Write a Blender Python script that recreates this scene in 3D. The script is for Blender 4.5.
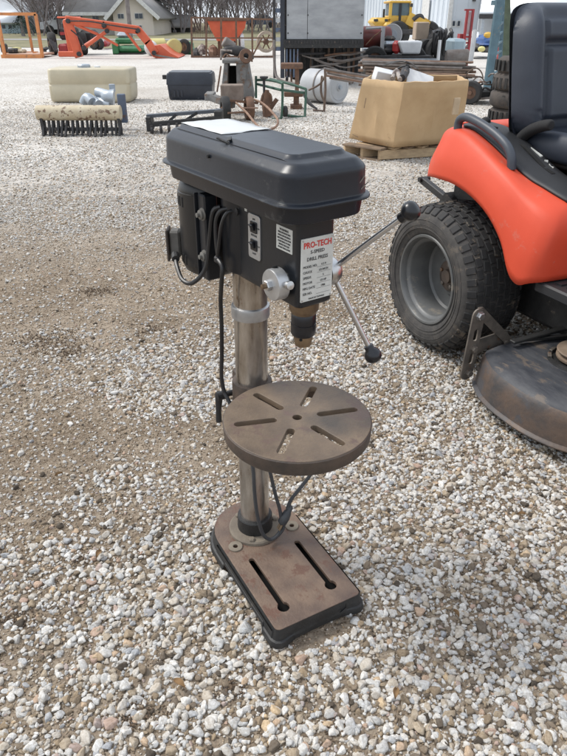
import bpy, bmesh, math, random
import numpy as np
from mathutils import Vector, Matrix, Euler
from mathutils.geometry import delaunay_2d_cdt
R = math.radians
random.seed(7); rng = np.random.default_rng(7)
for o in list(bpy.data.objects): bpy.data.objects.remove(o)
scene = bpy.context.scene
COL = scene.collection

# ------------------------------------------------ camera, sky, sun, exposure
CAM_H = 1.2; CAM_F = 650.0; CAM_P = R(29.1)      # eye height, focal length in photo pixels, downward pitch
cd = bpy.data.cameras.new('camera'); cam = bpy.data.objects.new('camera', cd); COL.objects.link(cam)
cam.location = (0, 0, CAM_H); cam.rotation_euler = (R(90) - CAM_P, 0, 0)
cd.sensor_fit = 'VERTICAL'; cd.sensor_height = 24; cd.lens = CAM_F / 756 * 24
cd.clip_start = 0.02; cd.clip_end = 2000
scene.camera = cam
scene.view_settings.view_transform = 'Standard'; scene.view_settings.look = 'None'
scene.view_settings.gamma = 1; scene.view_settings.exposure = 0.76

SUN_EL, SUN_AZ = R(52), R(-72)                    # azimuth measured from +Y towards +X
world = bpy.data.worlds.new('World'); scene.world = world; world.use_nodes = True
nt = world.node_tree; nt.nodes.clear()
sky = nt.nodes.new('ShaderNodeTexSky'); sky.sky_type = 'NISHITA'; sky.sun_disc = False
sky.sun_elevation = SUN_EL; sky.sun_rotation = SUN_AZ; sky.air_density = 1.2; sky.dust_density = 3.0; sky.ozone_density = 1.5
wm = nt.nodes.new('ShaderNodeMixRGB'); wm.inputs[0].default_value = 0.72
cl = nt.nodes.new('ShaderNodeTexNoise'); cl.inputs['Scale'].default_value = 2.2; cl.inputs['Detail'].default_value = 5
ctc = nt.nodes.new('ShaderNodeTexCoord'); nt.links.new(ctc.outputs['Generated'], cl.inputs['Vector'])
cr = nt.nodes.new('ShaderNodeValToRGB'); cr.color_ramp.elements[0].position = 0.3; cr.color_ramp.elements[1].position = 0.7
cr.color_ramp.elements[0].color = (6.6, 7.4, 8.6, 1); cr.color_ramp.elements[1].color = (9.4, 9.6, 9.8, 1)
nt.links.new(cl.outputs['Fac'], cr.inputs[0])
bg = nt.nodes.new('ShaderNodeBackground'); bg.inputs['Strength'].default_value = 0.094
wo = nt.nodes.new('ShaderNodeOutputWorld')
nt.links.new(sky.outputs[0], wm.inputs[1]); nt.links.new(cr.outputs[0], wm.inputs[2])
nt.links.new(wm.outputs[0], bg.inputs['Color']); nt.links.new(bg.outputs[0], wo.inputs[0])
sd = bpy.data.lights.new('sun', 'SUN'); sd.energy = 1.6; sd.angle = R(18); sd.color = (1, .965, .91)
sun = bpy.data.objects.new('sun', sd); COL.objects.link(sun)
sun.rotation_euler = Vector((-math.sin(SUN_AZ)*math.cos(SUN_EL), -math.cos(SUN_AZ)*math.cos(SUN_EL), -math.sin(SUN_EL))).to_track_quat('-Z', 'Y').to_euler()

# ------------------------------------------------ placing helpers: a photo pixel on the ground or at a distance
def ray(x, y):
    u = (x-283.5)/CAM_F; v = (378-y)/CAM_F
    return Vector((u, math.cos(CAM_P)+v*math.sin(CAM_P), -math.sin(CAM_P)+v*math.cos(CAM_P)))
def G(x, y, z=0.0):
    d = ray(x, y); t = (z-CAM_H)/d.z; return Vector((d.x*t, d.y*t, z))
def W(x, y, Y):
    d = ray(x, y); t = Y/d.y; return Vector((d.x*t, Y, CAM_H+d.z*t))
def DY(y): return G(283, y).y                     # distance at which the ground shows on photo row y

# ------------------------------------------------ materials
def lin(c): return tuple(c)+(1,) if len(c) == 3 else tuple(c)
MATS = {}
def mat(name, c1, c2=None, rough=.6, metal=0., scale=8., bump=0., bscale=60., spots=None, sscale=20., sthr=.62, emit=0, coat=0., r2=None, spec=.5, contrast=(.35,.65), stretch=None, lines=None):
    m = bpy.data.materials.new(name); m.use_nodes = True; n = m.node_tree.nodes; l = m.node_tree.links
    b = n['Principled BSDF']; b.inputs['Roughness'].default_value = rough; b.inputs['Metallic'].default_value = metal
    b.inputs['Specular IOR Level'].default_value = spec; b.inputs['Coat Weight'].default_value = coat; b.inputs['Coat Roughness'].default_value = .25
    tc = n.new('ShaderNodeTexCoord'); vec = tc.outputs['Object']
    if stretch:
        mp = n.new('ShaderNodeMapping'); mp.inputs['Scale'].default_value = stretch; l.new(vec, mp.inputs['Vector']); vec = mp.outputs[0]
    c2 = c2 or tuple(x*.75 for x in c1)
    t = n.new('ShaderNodeTexNoise'); t.inputs['Scale'].default_value = scale; t.inputs['Detail'].default_value = 8; t.inputs['Roughness'].default_value = .62
    l.new(vec, t.inputs['Vector'])
    r = n.new('ShaderNodeValToRGB'); r.color_ramp.elements[0].position = contrast[0]; r.color_ramp.elements[1].position = contrast[1]
    r.color_ramp.elements[0].color = lin(c2); r.color_ramp.elements[1].color = lin(c1); l.new(t.outputs['Fac'], r.inputs[0])
    out = r.outputs[0]
    if spots:
        t2 = n.new('ShaderNodeTexNoise'); t2.inputs['Scale'].default_value = sscale; t2.inputs['Detail'].default_value = 9; t2.inputs['Roughness'].default_value = .7
        l.new(vec, t2.inputs['Vector'])
        r2_ = n.new('ShaderNodeValToRGB'); r2_.color_ramp.elements[0].position = sthr; r2_.color_ramp.elements[1].position = sthr+.06
        r2_.color_ramp.elements[0].color = (0,0,0,1); r2_.color_ramp.elements[1].color = (1,1,1,1)
        l.new(t2.outputs['Fac'], r2_.inputs[0])
        mx = n.new('ShaderNodeMixRGB'); l.new(r2_.outputs[0], mx.inputs[0]); l.new(out, mx.inputs[1]); mx.inputs[2].default_value = lin(spots); out = mx.outputs[0]
    l.new(out, b.inputs['Base Color'])
    if r2 is not None:
        mr = n.new('ShaderNodeMapRange'); mr.inputs['To Min'].default_value = r2; mr.inputs['To Max'].default_value = rough
        mr.inputs['From Min'].default_value = .3; mr.inputs['From Max'].default_value = .7
        l.new(t.outputs['Fac'], mr.inputs['Value']); l.new(mr.outputs[0], b.inputs['Roughness'])
    if bump:
        tb = n.new('ShaderNodeTexNoise'); tb.inputs['Scale'].default_value = bscale; tb.inputs['Detail'].default_value = 5; l.new(vec, tb.inputs['Vector'])
        bp = n.new('ShaderNodeBump'); bp.inputs['Strength'].default_value = bump; bp.inputs['Distance'].default_value = .004
        l.new(tb.outputs['Fac'], bp.inputs['Height']); l.new(bp.outputs[0], b.inputs['Normal'])
    MATS[name] = m
    return m

# ------------------------------------------------ mesh builder
class MB:
    def __init__(s): s.v = []; s.f = []; s.m = []; s.mi = 0
    def add(s, vs, fs):
        k = len(s.v); s.v += [Vector(v) for v in vs]; s.f += [tuple(i+k for i in f) for f in fs]; s.m += [s.mi]*len(fs); return s
    def box(s, c, d, rot=None, ch=0.0):
        x, y, z = (a/2 for a in d); c = Vector(c)
        if ch > 0:
            ch = min(ch, x*.9, y*.9, z*.9); vs = []
            for sx in (-1,1):
                for sy in (-1,1):
                    for sz in (-1,1):
                        vs += [(sx*x, sy*(y-ch), sz*(z-ch)), (sx*(x-ch), sy*y, sz*(z-ch)), (sx*(x-ch), sy*(y-ch), sz*z)]
            bm = bmesh.new()
            for v in vs: bm.verts.new(v)
            r = bmesh.ops.convex_hull(bm, input=bm.verts[:]); bm.verts.index_update()
            bmesh.ops.dissolve_limit(bm, angle_limit=.02, verts=bm.verts[:], edges=bm.edges[:]); bm.verts.index_update()
            vs = [v.co.copy() for v in bm.verts]; fs = [[v.index for v in f.verts] for f in bm.faces]; bm.free()
        else:
            vs = [Vector((a*x, b*y, e*z)) for a in (-1,1) for b in (-1,1) for e in (-1,1)]
            fs = [(0,1,3,2),(4,6,7,5),(0,4,5,1),(2,3,7,6),(0,2,6,4),(1,5,7,3)]
        if rot is not None:
            M = rot if isinstance(rot, Matrix) else Euler(rot).to_matrix(); vs = [M @ Vector(v) for v in vs]
        return s.add([Vector(v)+c for v in vs], fs)
    def span(s, a, b, ch=0.0):                    # box between two corners
        a = Vector(a); b = Vector(b); return s.box((a+b)/2, [abs(x) for x in (b-a)], ch=ch)
    def bar(s, a, b, w, h=None, ch=0.0, up=(0,0,1)):      # square bar from a to b
        a = Vector(a); b = Vector(b); d = b-a; L = d.length; d.normalize(); h = h or w
        u = Vector(up)
        if abs(d.dot(u)) > .98: u = Vector((0,1,0)) if abs(d.y) < .9 else Vector((1,0,0))
        x = u.cross(d).normalized(); z = d.cross(x)
        M = Matrix((x, d, z)).transposed()
        return s.box((a+b)/2, (w, L, h), rot=M, ch=ch)
    def tube(s, pts, r, n=8, closed=False, caps=True, smooth=0):
        P = [Vector(p) for p in pts]
        if smooth: P = curve(P, smooth, closed)
        N = len(P); rr = r if isinstance(r, (list, tuple)) else [r]*N
        if len(rr) != N: rr = list(np.interp(np.linspace(0,1,N), np.linspace(0,1,len(rr)), rr))
        vs = []; fs = []; prev = None
        for i, p in enumerate(P):
            a = P[i-1] if (i > 0 or closed) else p; b = P[(i+1) % N] if (i < N-1 or closed) else p
            t = (b-a).normalized()
            if prev is None:
                u = Vector((0,0,1)) if abs(t.z) < .9 else Vector((1,0,0)); x = u.cross(t).normalized()
            else:
                x = (prev - t*prev.dot(t)).normalized()
            prev = x; y = t.cross(x)
            for k in range(n):
                q = 2*math.pi*k/n; vs.append(p + (x*math.cos(q)+y*math.sin(q))*rr[i])
        for i in range(N if closed else N-1):
            j = (i+1) % N
            for k in range(n): fs.append((i*n+k, i*n+(k+1)%n, j*n+(k+1)%n, j*n+k))
        if caps and not closed: fs.append(tuple(range(n))[::-1]); fs.append(tuple((N-1)*n+k for k in range(n)))
        return s.add(vs, fs)
    def cyl(s, a, b, r, n=16, r2=None): return s.tube([a, b], [r, r if r2 is None else r2], n)
    def lathe(s, prof, n=24, c=(0,0,0), axis=(0,0,1), closed=False, caps=True):    # prof: (radius, height)
        ax = Vector(axis).normalized(); u = Vector((1,0,0)) if abs(ax.x) < .9 else Vector((0,1,0)); y = ax.cross(u).normalized(); x = y.cross(ax); c = Vector(c)
        vs = []; fs = []; m = len(prof)
        for r, h in prof:
            for k in range(n):
                q = 2*math.pi*k/n; vs.append(c + ax*h + (x*math.cos(q)+y*math.sin(q))*r)
        for i in range(m if closed else m-1):
            j = (i+1) % m
            for k in range(n): fs.append((i*n+k, i*n+(k+1)%n, j*n+(k+1)%n, j*n+k))
        if not closed and caps:
            if prof[0][0] > 1e-5: fs.append(tuple(range(n))[::-1])
            if prof[-1][0] > 1e-5: fs.append(tuple((m-1)*n+k for k in range(n)))
        return s.add(vs, fs)
    def ball(s, c, r, n=12, sc=(1,1,1), axis=(0,0,1)):
        k = n//2; prof = [(r*math.sin(math.pi*i/k)+1e-6, -r*math.cos(math.pi*i/k)) for i in range(k+1)]
        a = len(s.v); s.lathe(prof, n, (0,0,0), axis)
        for v in s.v[a:]: v.x = v.x*sc[0]+c[0]; v.y = v.y*sc[1]+c[1]; v.z = v.z*sc[2]+c[2]
        return s
    def prism(s, poly, z0, z1, M=None, taper=1.0):          # polygon (x, y) pulled from z0 to z1, optional matrix
        n = len(poly); cx = sum(p[0] for p in poly)/n; cy = sum(p[1] for p in poly)/n
        vs = [Vector((p[0], p[1], z0)) for p in poly]+[Vector((cx+(p[0]-cx)*taper, cy+(p[1]-cy)*taper, z1)) for p in poly]
        if M is not None: vs = [M @ v for v in vs]
        return s.add(vs, [tuple(range(n))[::-1], tuple(range(n, 2*n))]+[(i, (i+1)%n, (i+1)%n+n, i+n) for i in range(n)])
    def loft(s, rings, caps=True, closed=True):
        n = len(rings[0]); vs = [v for r in rings for v in r]; fs = []
        for i in range(len(rings)-1):
            for k in range(n if closed else n-1): fs.append((i*n+k, i*n+(k+1)%n, (i+1)*n+(k+1)%n, (i+1)*n+k))
        if caps and closed: fs.append(tuple(range(n))[::-1]); fs.append(tuple((len(rings)-1)*n+k for k in range(n)))
        return s.add(vs, fs)
    def plate(s, outline, holes, z0, z1):                  # flat plate with through holes
        loops = [outline]+holes; pts = []; faces = []
        for lp in loops: faces.append(list(range(len(pts), len(pts)+len(lp)))); pts += [Vector((p[0], p[1])) for p in lp]
        vo, eo, fo, *_ = delaunay_2d_cdt(pts, [], faces, 2, 1e-6)
        n = len(vo); base = len(s.v)
        s.v += [Vector((v.x, v.y, z0)) for v in vo]+[Vector((v.x, v.y, z1)) for v in vo]
        cnt = {}
        for f in fo:
            f = list(f); a = sum((vo[f[i]].x*vo[f[(i+1)%len(f)]].y - vo[f[(i+1)%len(f)]].x*vo[f[i]].y) for i in range(len(f)))
            if a < 0: f = f[::-1]
            s.f.append(tuple(base+n+i for i in f)); s.m.append(s.mi)
            s.f.append(tuple(base+i for i in f[::-1])); s.m.append(s.mi)
            for i in range(len(f)): cnt[(f[i], f[(i+1)%len(f)])] = 1
        for (a, b) in cnt:
            if (b, a) not in cnt: s.f.append((base+a, base+b, base+n+b, base+n+a)); s.m.append(s.mi)
        return s
    def xf(s, M, start=0):
        for i in range(start, len(s.v)): s.v[i] = M @ s.v[i]
        return s
    def build(s, name, mats, parent=None, world=True, smooth=35, bevel=0, weld=False, subsurf=0, label=None, kind=None, **tags):
        me = bpy.data.meshes.new(name); o = bpy.data.objects.new(name, me); COL.objects.link(o)
        vs = s.v
        if parent is not None:
            if world: Mi = ROOTM(parent).inverted(); vs = [Mi @ v for v in vs]
            o.parent = parent
        me.from_pydata([tuple(v) for v in vs], [], s.f)
        for m in (mats if isinstance(mats, (list, tuple)) else [mats]): me.materials.append(m)
        if len(set(s.m)) > 1 or s.mi: me.polygons.foreach_set('material_index', s.m)
        bm = bmesh.new(); bm.from_mesh(me)
        if weld: bmesh.ops.remove_doubles(bm, verts=bm.verts[:], dist=weld if weld is not True else 1e-5)
        bmesh.ops.recalc_face_normals(bm, faces=bm.faces[:]); bm.to_mesh(me); bm.free()
        if smooth: me.shade_smooth(); me.set_sharp_from_angle(angle=R(smooth))
        if bevel:
            b = o.modifiers.new('bevel', 'BEVEL'); b.width = bevel; b.segments = 2; b.limit_method = 'ANGLE'; b.angle_limit = R(40); b.harden_normals = False
        if subsurf:
            b = o.modifiers.new('sub', 'SUBSURF'); b.levels = subsurf; b.render_levels = subsurf
        if label: o['label'] = label
        if kind: o['kind'] = kind
        for k, v in tags.items(): o[k] = v
        return o
def ROOTM(o):
    M = Matrix.LocRotScale(o.location, o.rotation_euler, o.scale)
    return (ROOTM(o.parent) @ M) if o.parent else M
def curve(P, n, closed=False):                    # Catmull-Rom through the points
    P = [Vector(p) for p in P]; N = len(P); out = []
    for i in range(N if closed else N-1):
        g = (lambda k: P[k % N]) if closed else (lambda k: P[max(0, min(N-1, k))])
        a, b, c, d = g(i-1), g(i), g(i+1), g(i+2)
        for j in range(n):
            t = j/n; out.append(.5*((2*b)+(c-a)*t+(2*a-5*b+4*c-d)*t*t+(3*b-a-3*c+d)*t**3))
    if not closed: out.append(P[-1])
    return out
def rrect(x0, y0, x1, y1, r, n=5):                # rounded rectangle, counterclockwise
    out = []
    for cx, cy, a in ((x1-r, y1-r, 0), (x0+r, y1-r, 90), (x0+r, y0+r, 180), (x1-r, y0+r, 270)):
        for i in range(n+1):
            q = R(a+90*i/n); out.append((cx+r*math.cos(q), cy+r*math.sin(q)))
    return out
def slot(a, b, w, n=5):                           # outline of a round ended slot
    a = Vector(a); b = Vector(b); t = math.atan2(b.y-a.y, b.x-a.x); out = []
    for c, s0 in ((b, t-math.pi/2), (a, t+math.pi/2)):
        for i in range(n+1):
            q = s0+math.pi*i/n; out.append((c.x+w/2*math.cos(q), c.y+w/2*math.sin(q)))
    return out
def circ(cx, cy, r, n=16): return [(cx+r*math.cos(2*math.pi*i/n), cy+r*math.sin(2*math.pi*i/n)) for i in range(n)]
def tag(o, label, cat, group=None):
    o['label'] = label; o['category'] = cat
    if group: o['group'] = group
    return o
def thing(name, label, cat, loc=(0,0,0), rz=0., group=None, rot=None):
    o = bpy.data.objects.new(name, None); COL.objects.link(o); o.empty_display_size = .1
    o.location = loc; o.rotation_euler = rot or (0, 0, rz); return tag(o, label, cat, group)
def dup(o, parent=None, top=True):
    c = o.copy(); COL.objects.link(c)
    if parent: c.parent = parent
    for ch in [x for x in bpy.data.objects if x.parent == o]: dup(ch, c)
    return c
def text(s, size, M, name, m, parent, depth=.0004, align='CENTER', bold=0.0, sx=1.0):
    cu = bpy.data.curves.new(name, 'FONT'); cu.body = s; cu.size = size; cu.align_x = align; cu.align_y = 'CENTER'; cu.extrude = depth; cu.offset = bold; cu.resolution_u = 2
    t = bpy.data.objects.new(name, cu); COL.objects.link(t); bpy.context.view_layer.update()
    me = bpy.data.meshes.new_from_object(t.evaluated_get(bpy.context.evaluated_depsgraph_get()))
    bpy.data.objects.remove(t)
    me.name = name; me.transform(M @ Matrix.Diagonal((sx,1,1,1))); me.materials.clear(); me.materials.append(m)
    o = bpy.data.objects.new(name, me); COL.objects.link(o); o.parent = parent
    return o

def stain(m, c, rad, col):                        # one oil stain with an uneven edge
    n = m.node_tree.nodes; l = m.node_tree.links; b = n['Principled BSDF']; src = b.inputs['Base Color'].links[0].from_socket
    tc = n.new('ShaderNodeTexCoord'); d = n.new('ShaderNodeVectorMath'); d.operation = 'DISTANCE'; l.new(tc.outputs['Object'], d.inputs[0]); d.inputs[1].default_value = c
    t = n.new('ShaderNodeTexNoise'); t.inputs['Scale'].default_value = 24; t.inputs['Detail'].default_value = 6; l.new(tc.outputs['Object'], t.inputs['Vector'])
    ad = n.new('ShaderNodeMath'); ad.operation = 'MULTIPLY_ADD'; l.new(t.outputs['Fac'], ad.inputs[0]); ad.inputs[1].default_value = .07; l.new(d.outputs['Value'], ad.inputs[2])
    mr = n.new('ShaderNodeMapRange'); mr.inputs['From Min'].default_value = rad+.05; mr.inputs['From Max'].default_value = rad; mr.inputs['To Max'].default_value = .75; l.new(ad.outputs[0], mr.inputs['Value'])
    mx = n.new('ShaderNodeMixRGB'); l.new(mr.outputs[0], mx.inputs[0]); l.new(src, mx.inputs[1]); mx.inputs[2].default_value = lin(col); l.new(mx.outputs[0], b.inputs['Base Color'])
# shared materials
mat('dusty_iron', (.20,.170,.13), (.13,.105,.082), rough=.8, scale=16, bump=.3, bscale=160)
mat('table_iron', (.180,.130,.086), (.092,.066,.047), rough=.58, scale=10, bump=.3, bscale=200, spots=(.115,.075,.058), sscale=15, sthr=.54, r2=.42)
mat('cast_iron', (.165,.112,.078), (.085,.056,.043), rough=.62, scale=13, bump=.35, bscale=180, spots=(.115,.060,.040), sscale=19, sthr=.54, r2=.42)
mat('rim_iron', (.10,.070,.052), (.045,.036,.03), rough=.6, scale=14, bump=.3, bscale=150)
mat('black_iron', (.026,.026,.026), (.014,.014,.014), rough=.55, scale=20, bump=.35, bscale=160, spots=(.095,.082,.066), sscale=14, sthr=.6)
mat('black_paint', (.012,.0145,.019), (.009,.011,.0145), rough=.38, scale=6, bump=.06, bscale=120, spots=(.05,.05,.05), sscale=22, sthr=.72)
mat('cover_paint', (.010,.0135,.021), (.0075,.010,.0155), rough=.30, spec=.45, scale=5, bump=.05, bscale=60, spots=(.042,.045,.048), sscale=24, sthr=.60, r2=.36)
mat('scuff', (.17,.15,.13), rough=.8)
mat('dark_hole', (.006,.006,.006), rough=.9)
mat('column_steel', (.66,.64,.61), (.27,.235,.20), rough=.34, metal=.95, scale=7, bump=.08, spots=(.2,.14,.09), sscale=9, sthr=.6, stretch=(3,3,.8), r2=.25)
mat('bright_steel', (.62,.62,.62), (.45,.45,.45), rough=.3, metal=.95, scale=16)
mat('cast_aluminium', (.55,.56,.57), (.40,.41,.42), rough=.42, metal=.8, scale=20)
mat('brass_steel', (.30,.22,.14), (.16,.11,.07), rough=.45, metal=.7, scale=20)
mat('rubber_black', (.022,.022,.024), (.014,.014,.015), rough=.5, scale=20)
mat('cable_black', (.02,.02,.021), (.012,.012,.013), rough=.42, scale=20)
mat('cable_grey', (.05,.053,.058), rough=.5, scale=20)
mat('knob_black', (.012,.013,.017), rough=.28, scale=20)
mat('label_white', (.62,.63,.60), (.52,.53,.50), rough=.45, scale=30)
mat('print_red', (.65,.05,.04), rough=.5)
mat('print_grey', (.10,.10,.10), rough=.5)
mat('paper_white', (.58,.59,.58), (.50,.51,.51), rough=.35, scale=8)
mat('motor_black', (.018,.018,.019), (.011,.011,.011), rough=.36, scale=8, spots=(.06,.055,.045), sscale=8, sthr=.6)
mat('dusty_grey', (.18,.172,.155), (.08,.076,.07), rough=.7, scale=12)

# ================================================ GROUND
def ground_material():
    m = bpy.data.materials.new('yard_ground'); m.use_nodes = True; n = m.node_tree.nodes; l = m.node_tree.links
    b = n['Principled BSDF']; b.inputs['Roughness'].default_value = .95; b.inputs['Specular IOR Level'].default_value = .2
    geo = n.new('ShaderNodeNewGeometry'); P = geo.outputs['Position']
    def noise(s, d=6, r=.6):
        t = n.new('ShaderNodeTexNoise'); t.inputs['Scale'].default_value = s; t.inputs['Detail'].default_value = d; t.inputs['Roughness'].default_value = r; l.new(P, t.inputs['Vector']); return t.outputs['Fac']
    def ramp(v, *e):
        r = n.new('ShaderNodeValToRGB'); l.new(v, r.inputs[0])
        while len(r.color_ramp.elements) < len(e): r.color_ramp.elements.new(.5)
        for k, (p, c) in enumerate(e): r.color_ramp.elements[k].position = p; r.color_ramp.elements[k].color = lin(c) if not isinstance(c, float) else (c,c,c,1)
        return r.outputs[0]
    def mix(f, a, c):
        x = n.new('ShaderNodeMixRGB')
        for i, q in enumerate((f, a, c)):
            if hasattr(q, 'links'): l.new(q, x.inputs[i])
            else: x.inputs[i].default_value = q if i == 0 else lin(q)
        return x.outputs[0]
    dirt = ramp(noise(38, 10, .75), (.3, (.085,.064,.045)), (.5, (.28,.222,.165)), (.72, (.48,.40,.31)))
    dirt = mix(ramp(noise(2.1, 4), (.42, 0.0), (.6, .7)), dirt, (.14,.10,.066))
    def cells(s, lo):
        v = n.new('ShaderNodeTexVoronoi'); v.inputs['Scale'].default_value = s; l.new(P, v.inputs['Vector'])
        w = n.new('ShaderNodeSeparateColor'); l.new(v.outputs['Color'], w.inputs[0])
        return ramp(w.outputs[0], (0, (lo*.6,lo*.5,lo*.4)), (.25, (.40,.35,.285)), (.5, (.60,.565,.515)), (1, (.80,.785,.755)))
    st = mix(.5, cells(46, .16), cells(88, .2))
    lay = ramp(noise(.55, 5), (.34, 0.6), (.56, 1.0))
    near = mix(ramp(noise(60, 6, .7), (.45, 0.0), (.62, .5)), dirt, (.42,.36,.28))
    far = mix(lay, dirt, st)
    far = mix(ramp(noise(.16, 6, .65), (.42, .0), (.66, .35)), far, (.56,.545,.52))
    sp = n.new('ShaderNodeSeparateXYZ'); l.new(P, sp.inputs[0])
    mr = n.new('ShaderNodeMapRange'); mr.inputs['From Min'].default_value = 3.2; mr.inputs['From Max'].default_value = 6.5; l.new(sp.outputs[1], mr.inputs['Value'])
    col = mix(mr.outputs[0], near, far)
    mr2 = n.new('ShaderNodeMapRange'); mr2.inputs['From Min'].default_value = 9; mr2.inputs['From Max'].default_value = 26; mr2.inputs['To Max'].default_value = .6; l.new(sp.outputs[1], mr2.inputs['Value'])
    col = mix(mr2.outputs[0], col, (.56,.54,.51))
    l.new(col, b.inputs['Base Color'])
    bp = n.new('ShaderNodeBump'); bp.inputs['Strength'].default_value = .9; bp.inputs['Distance'].default_value = .012
    l.new(noise(55, 6, .7), bp.inputs['Height']); l.new(bp.outputs[0], b.inputs['Normal'])
    return m
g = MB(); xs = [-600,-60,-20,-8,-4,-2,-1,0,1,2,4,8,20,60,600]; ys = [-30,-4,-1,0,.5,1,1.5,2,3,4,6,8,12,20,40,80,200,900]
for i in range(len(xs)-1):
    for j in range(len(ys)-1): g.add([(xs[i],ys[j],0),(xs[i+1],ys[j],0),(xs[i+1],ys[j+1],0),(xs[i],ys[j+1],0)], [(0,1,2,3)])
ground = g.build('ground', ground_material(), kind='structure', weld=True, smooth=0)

# ---- loose stone: angular pebbles
def pebble_material(name, stops, contrast=1.):
    m = bpy.data.materials.new(name); m.use_nodes = True; n = m.node_tree.nodes; l = m.node_tree.links
    b = n['Principled BSDF']; b.inputs['Roughness'].default_value = .82; b.inputs['Specular IOR Level'].default_value = .3
    oi = n.new('ShaderNodeObjectInfo'); r = n.new('ShaderNodeValToRGB'); r.color_ramp.interpolation = 'LINEAR'
    while len(r.color_ramp.elements) < len(stops): r.color_ramp.elements.new(.5)
    for k, (p, c) in enumerate(stops): r.color_ramp.elements[k].position = p; r.color_ramp.elements[k].color = lin(c)
    l.new(oi.outputs['Random'], r.inputs[0])
    tc = n.new('ShaderNodeTexCoord'); t = n.new('ShaderNodeTexNoise'); t.inputs['Scale'].default_value = 2.6; t.inputs['Detail'].default_value = 8; t.inputs['Roughness'].default_value = .7
    add = n.new('ShaderNodeVectorMath'); add.operation = 'ADD'
    sc = n.new('ShaderNodeVectorMath'); sc.operation = 'SCALE'; sc.inputs['Scale'].default_value = 37.
    cx = n.new('ShaderNodeCombineXYZ'); [l.new(oi.outputs['Random'], cx.inputs[i]) for i in range(3)]; l.new(cx.outputs[0], sc.inputs[0])
    l.new(tc.outputs['Object'], add.inputs[0]); l.new(sc.outputs[0], add.inputs[1]); l.new(add.outputs[0], t.inputs['Vector'])
    r2 = n.new('ShaderNodeValToRGB'); r2.color_ramp.elements[0].position = .32; r2.color_ramp.elements[1].position = .68
    r2.color_ramp.elements[0].color = (.60,.555,.49,1); r2.color_ramp.elements[1].color = (1.06,1.06,1.06,1); l.new(t.outputs['Fac'], r2.inputs[0])
    mx = n.new('ShaderNodeMixRGB'); mx.blend_type = 'MULTIPLY'; mx.inputs[0].default_value = 1; l.new(r.outputs[0], mx.inputs[1]); l.new(r2.outputs[0], mx.inputs[2])
    l.new(mx.outputs[0], b.inputs['Base Color'])
    bp = n.new('ShaderNodeBump'); bp.inputs['Strength'].default_value = .35; bp.inputs['Distance'].default_value = .15; l.new(t.outputs['Fac'], bp.inputs['Height']); l.new(bp.outputs[0], b.inputs['Normal'])
    return m
stone_m = pebble_material('limestone_chips', [(0,(.09,.075,.06)),(.05,(.22,.18,.14)),(.12,(.36,.28,.19)),(.19,(.47,.40,.31)),(.30,(.60,.555,.49)),(.46,(.63,.61,.575)),(.60,(.56,.57,.575)),(.70,(.70,.69,.665)),(.86,(.79,.785,.765)),(.94,(.40,.42,.45)),(.97,(.52,.38,.31)),(1,(.64,.50,.33))])
grit_m = pebble_material('grit', [(0,(.09,.065,.042)),(.22,(.21,.16,.11)),(.48,(.37,.29,.205)),(.72,(.49,.415,.32)),(.9,(.66,.62,.56)),(1,(.44,.33,.21))])
proto_col = bpy.data.collections.new('pebble_shapes')
NS = 12
def pebble_mesh(i, sub):
    r = np.random.default_rng(100+i)
    bm = bmesh.new(); bmesh.ops.create_icosphere(bm, subdivisions=sub, radius=1.0)
    pl = [(Vector(r.normal(size=3)).normalized(), r.uniform(.46,.80)) for _ in range(12)]
    ph = r.uniform(0,9,3)
    for v in bm.verts:
        p = v.co.copy()
        for nn, d in pl:
            q = p.dot(nn)
            if q > d: p -= nn*(q-d)*.97
        p *= 1+.05*math.sin(p.x*4+ph[0])*math.sin(p.y*4+ph[1])+.03*math.sin(p.z*7+ph[2])
        v.co = Vector((p.x*1.0, p.y*r_y[i % NS], p.z*r_z[i % NS]))
    me = bpy.data.meshes.new('pebble'); bm.to_mesh(me); bm.free(); me.shade_smooth(); return me
r_y = rng.uniform(.62,.95,NS); r_z = rng.uniform(.48,.8,NS)
for i in range(NS):
    o = bpy.data.objects.new('pebble_%02d' % i, pebble_mesh(i, 3 if i < 6 else 2)); o.data.materials.append(stone_m); proto_col.objects.link(o)
for i in range(4):
    o = bpy.data.objects.new('pebble_%02d' % (NS+i), pebble_mesh(i+3, 1 if i else 2)); o.data.materials.append(grit_m); proto_col.objects.link(o)
o = bpy.data.objects.new('pebble_%02d' % (NS+4), pebble_mesh(7, 2)); o.data.materials.append(mat('damp_soil',(.15,.105,.068),(.085,.058,.038),rough=.9,scale=2)); proto_col.objects.link(o)
_tabs = {}
def vnoise(x, y, s, seed):
    if seed not in _tabs: _tabs[seed] = np.random.default_rng(seed).random((256,256))
    T = _tabs[seed]; x = x*s+500; y = y*s+500; xi = np.floor(x).astype(int); yi = np.floor(y).astype(int); fx = x-xi; fy = y-yi
    fx = fx*fx*(3-2*fx); fy = fy*fy*(3-2*fy); g = lambda a, b: T[(xi+a) % 256, (yi+b) % 256]
    return (g(0,0)*(1-fx)+g(1,0)*fx)*(1-fy)+(g(0,1)*(1-fx)+g(1,1)*fx)*fy
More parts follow.
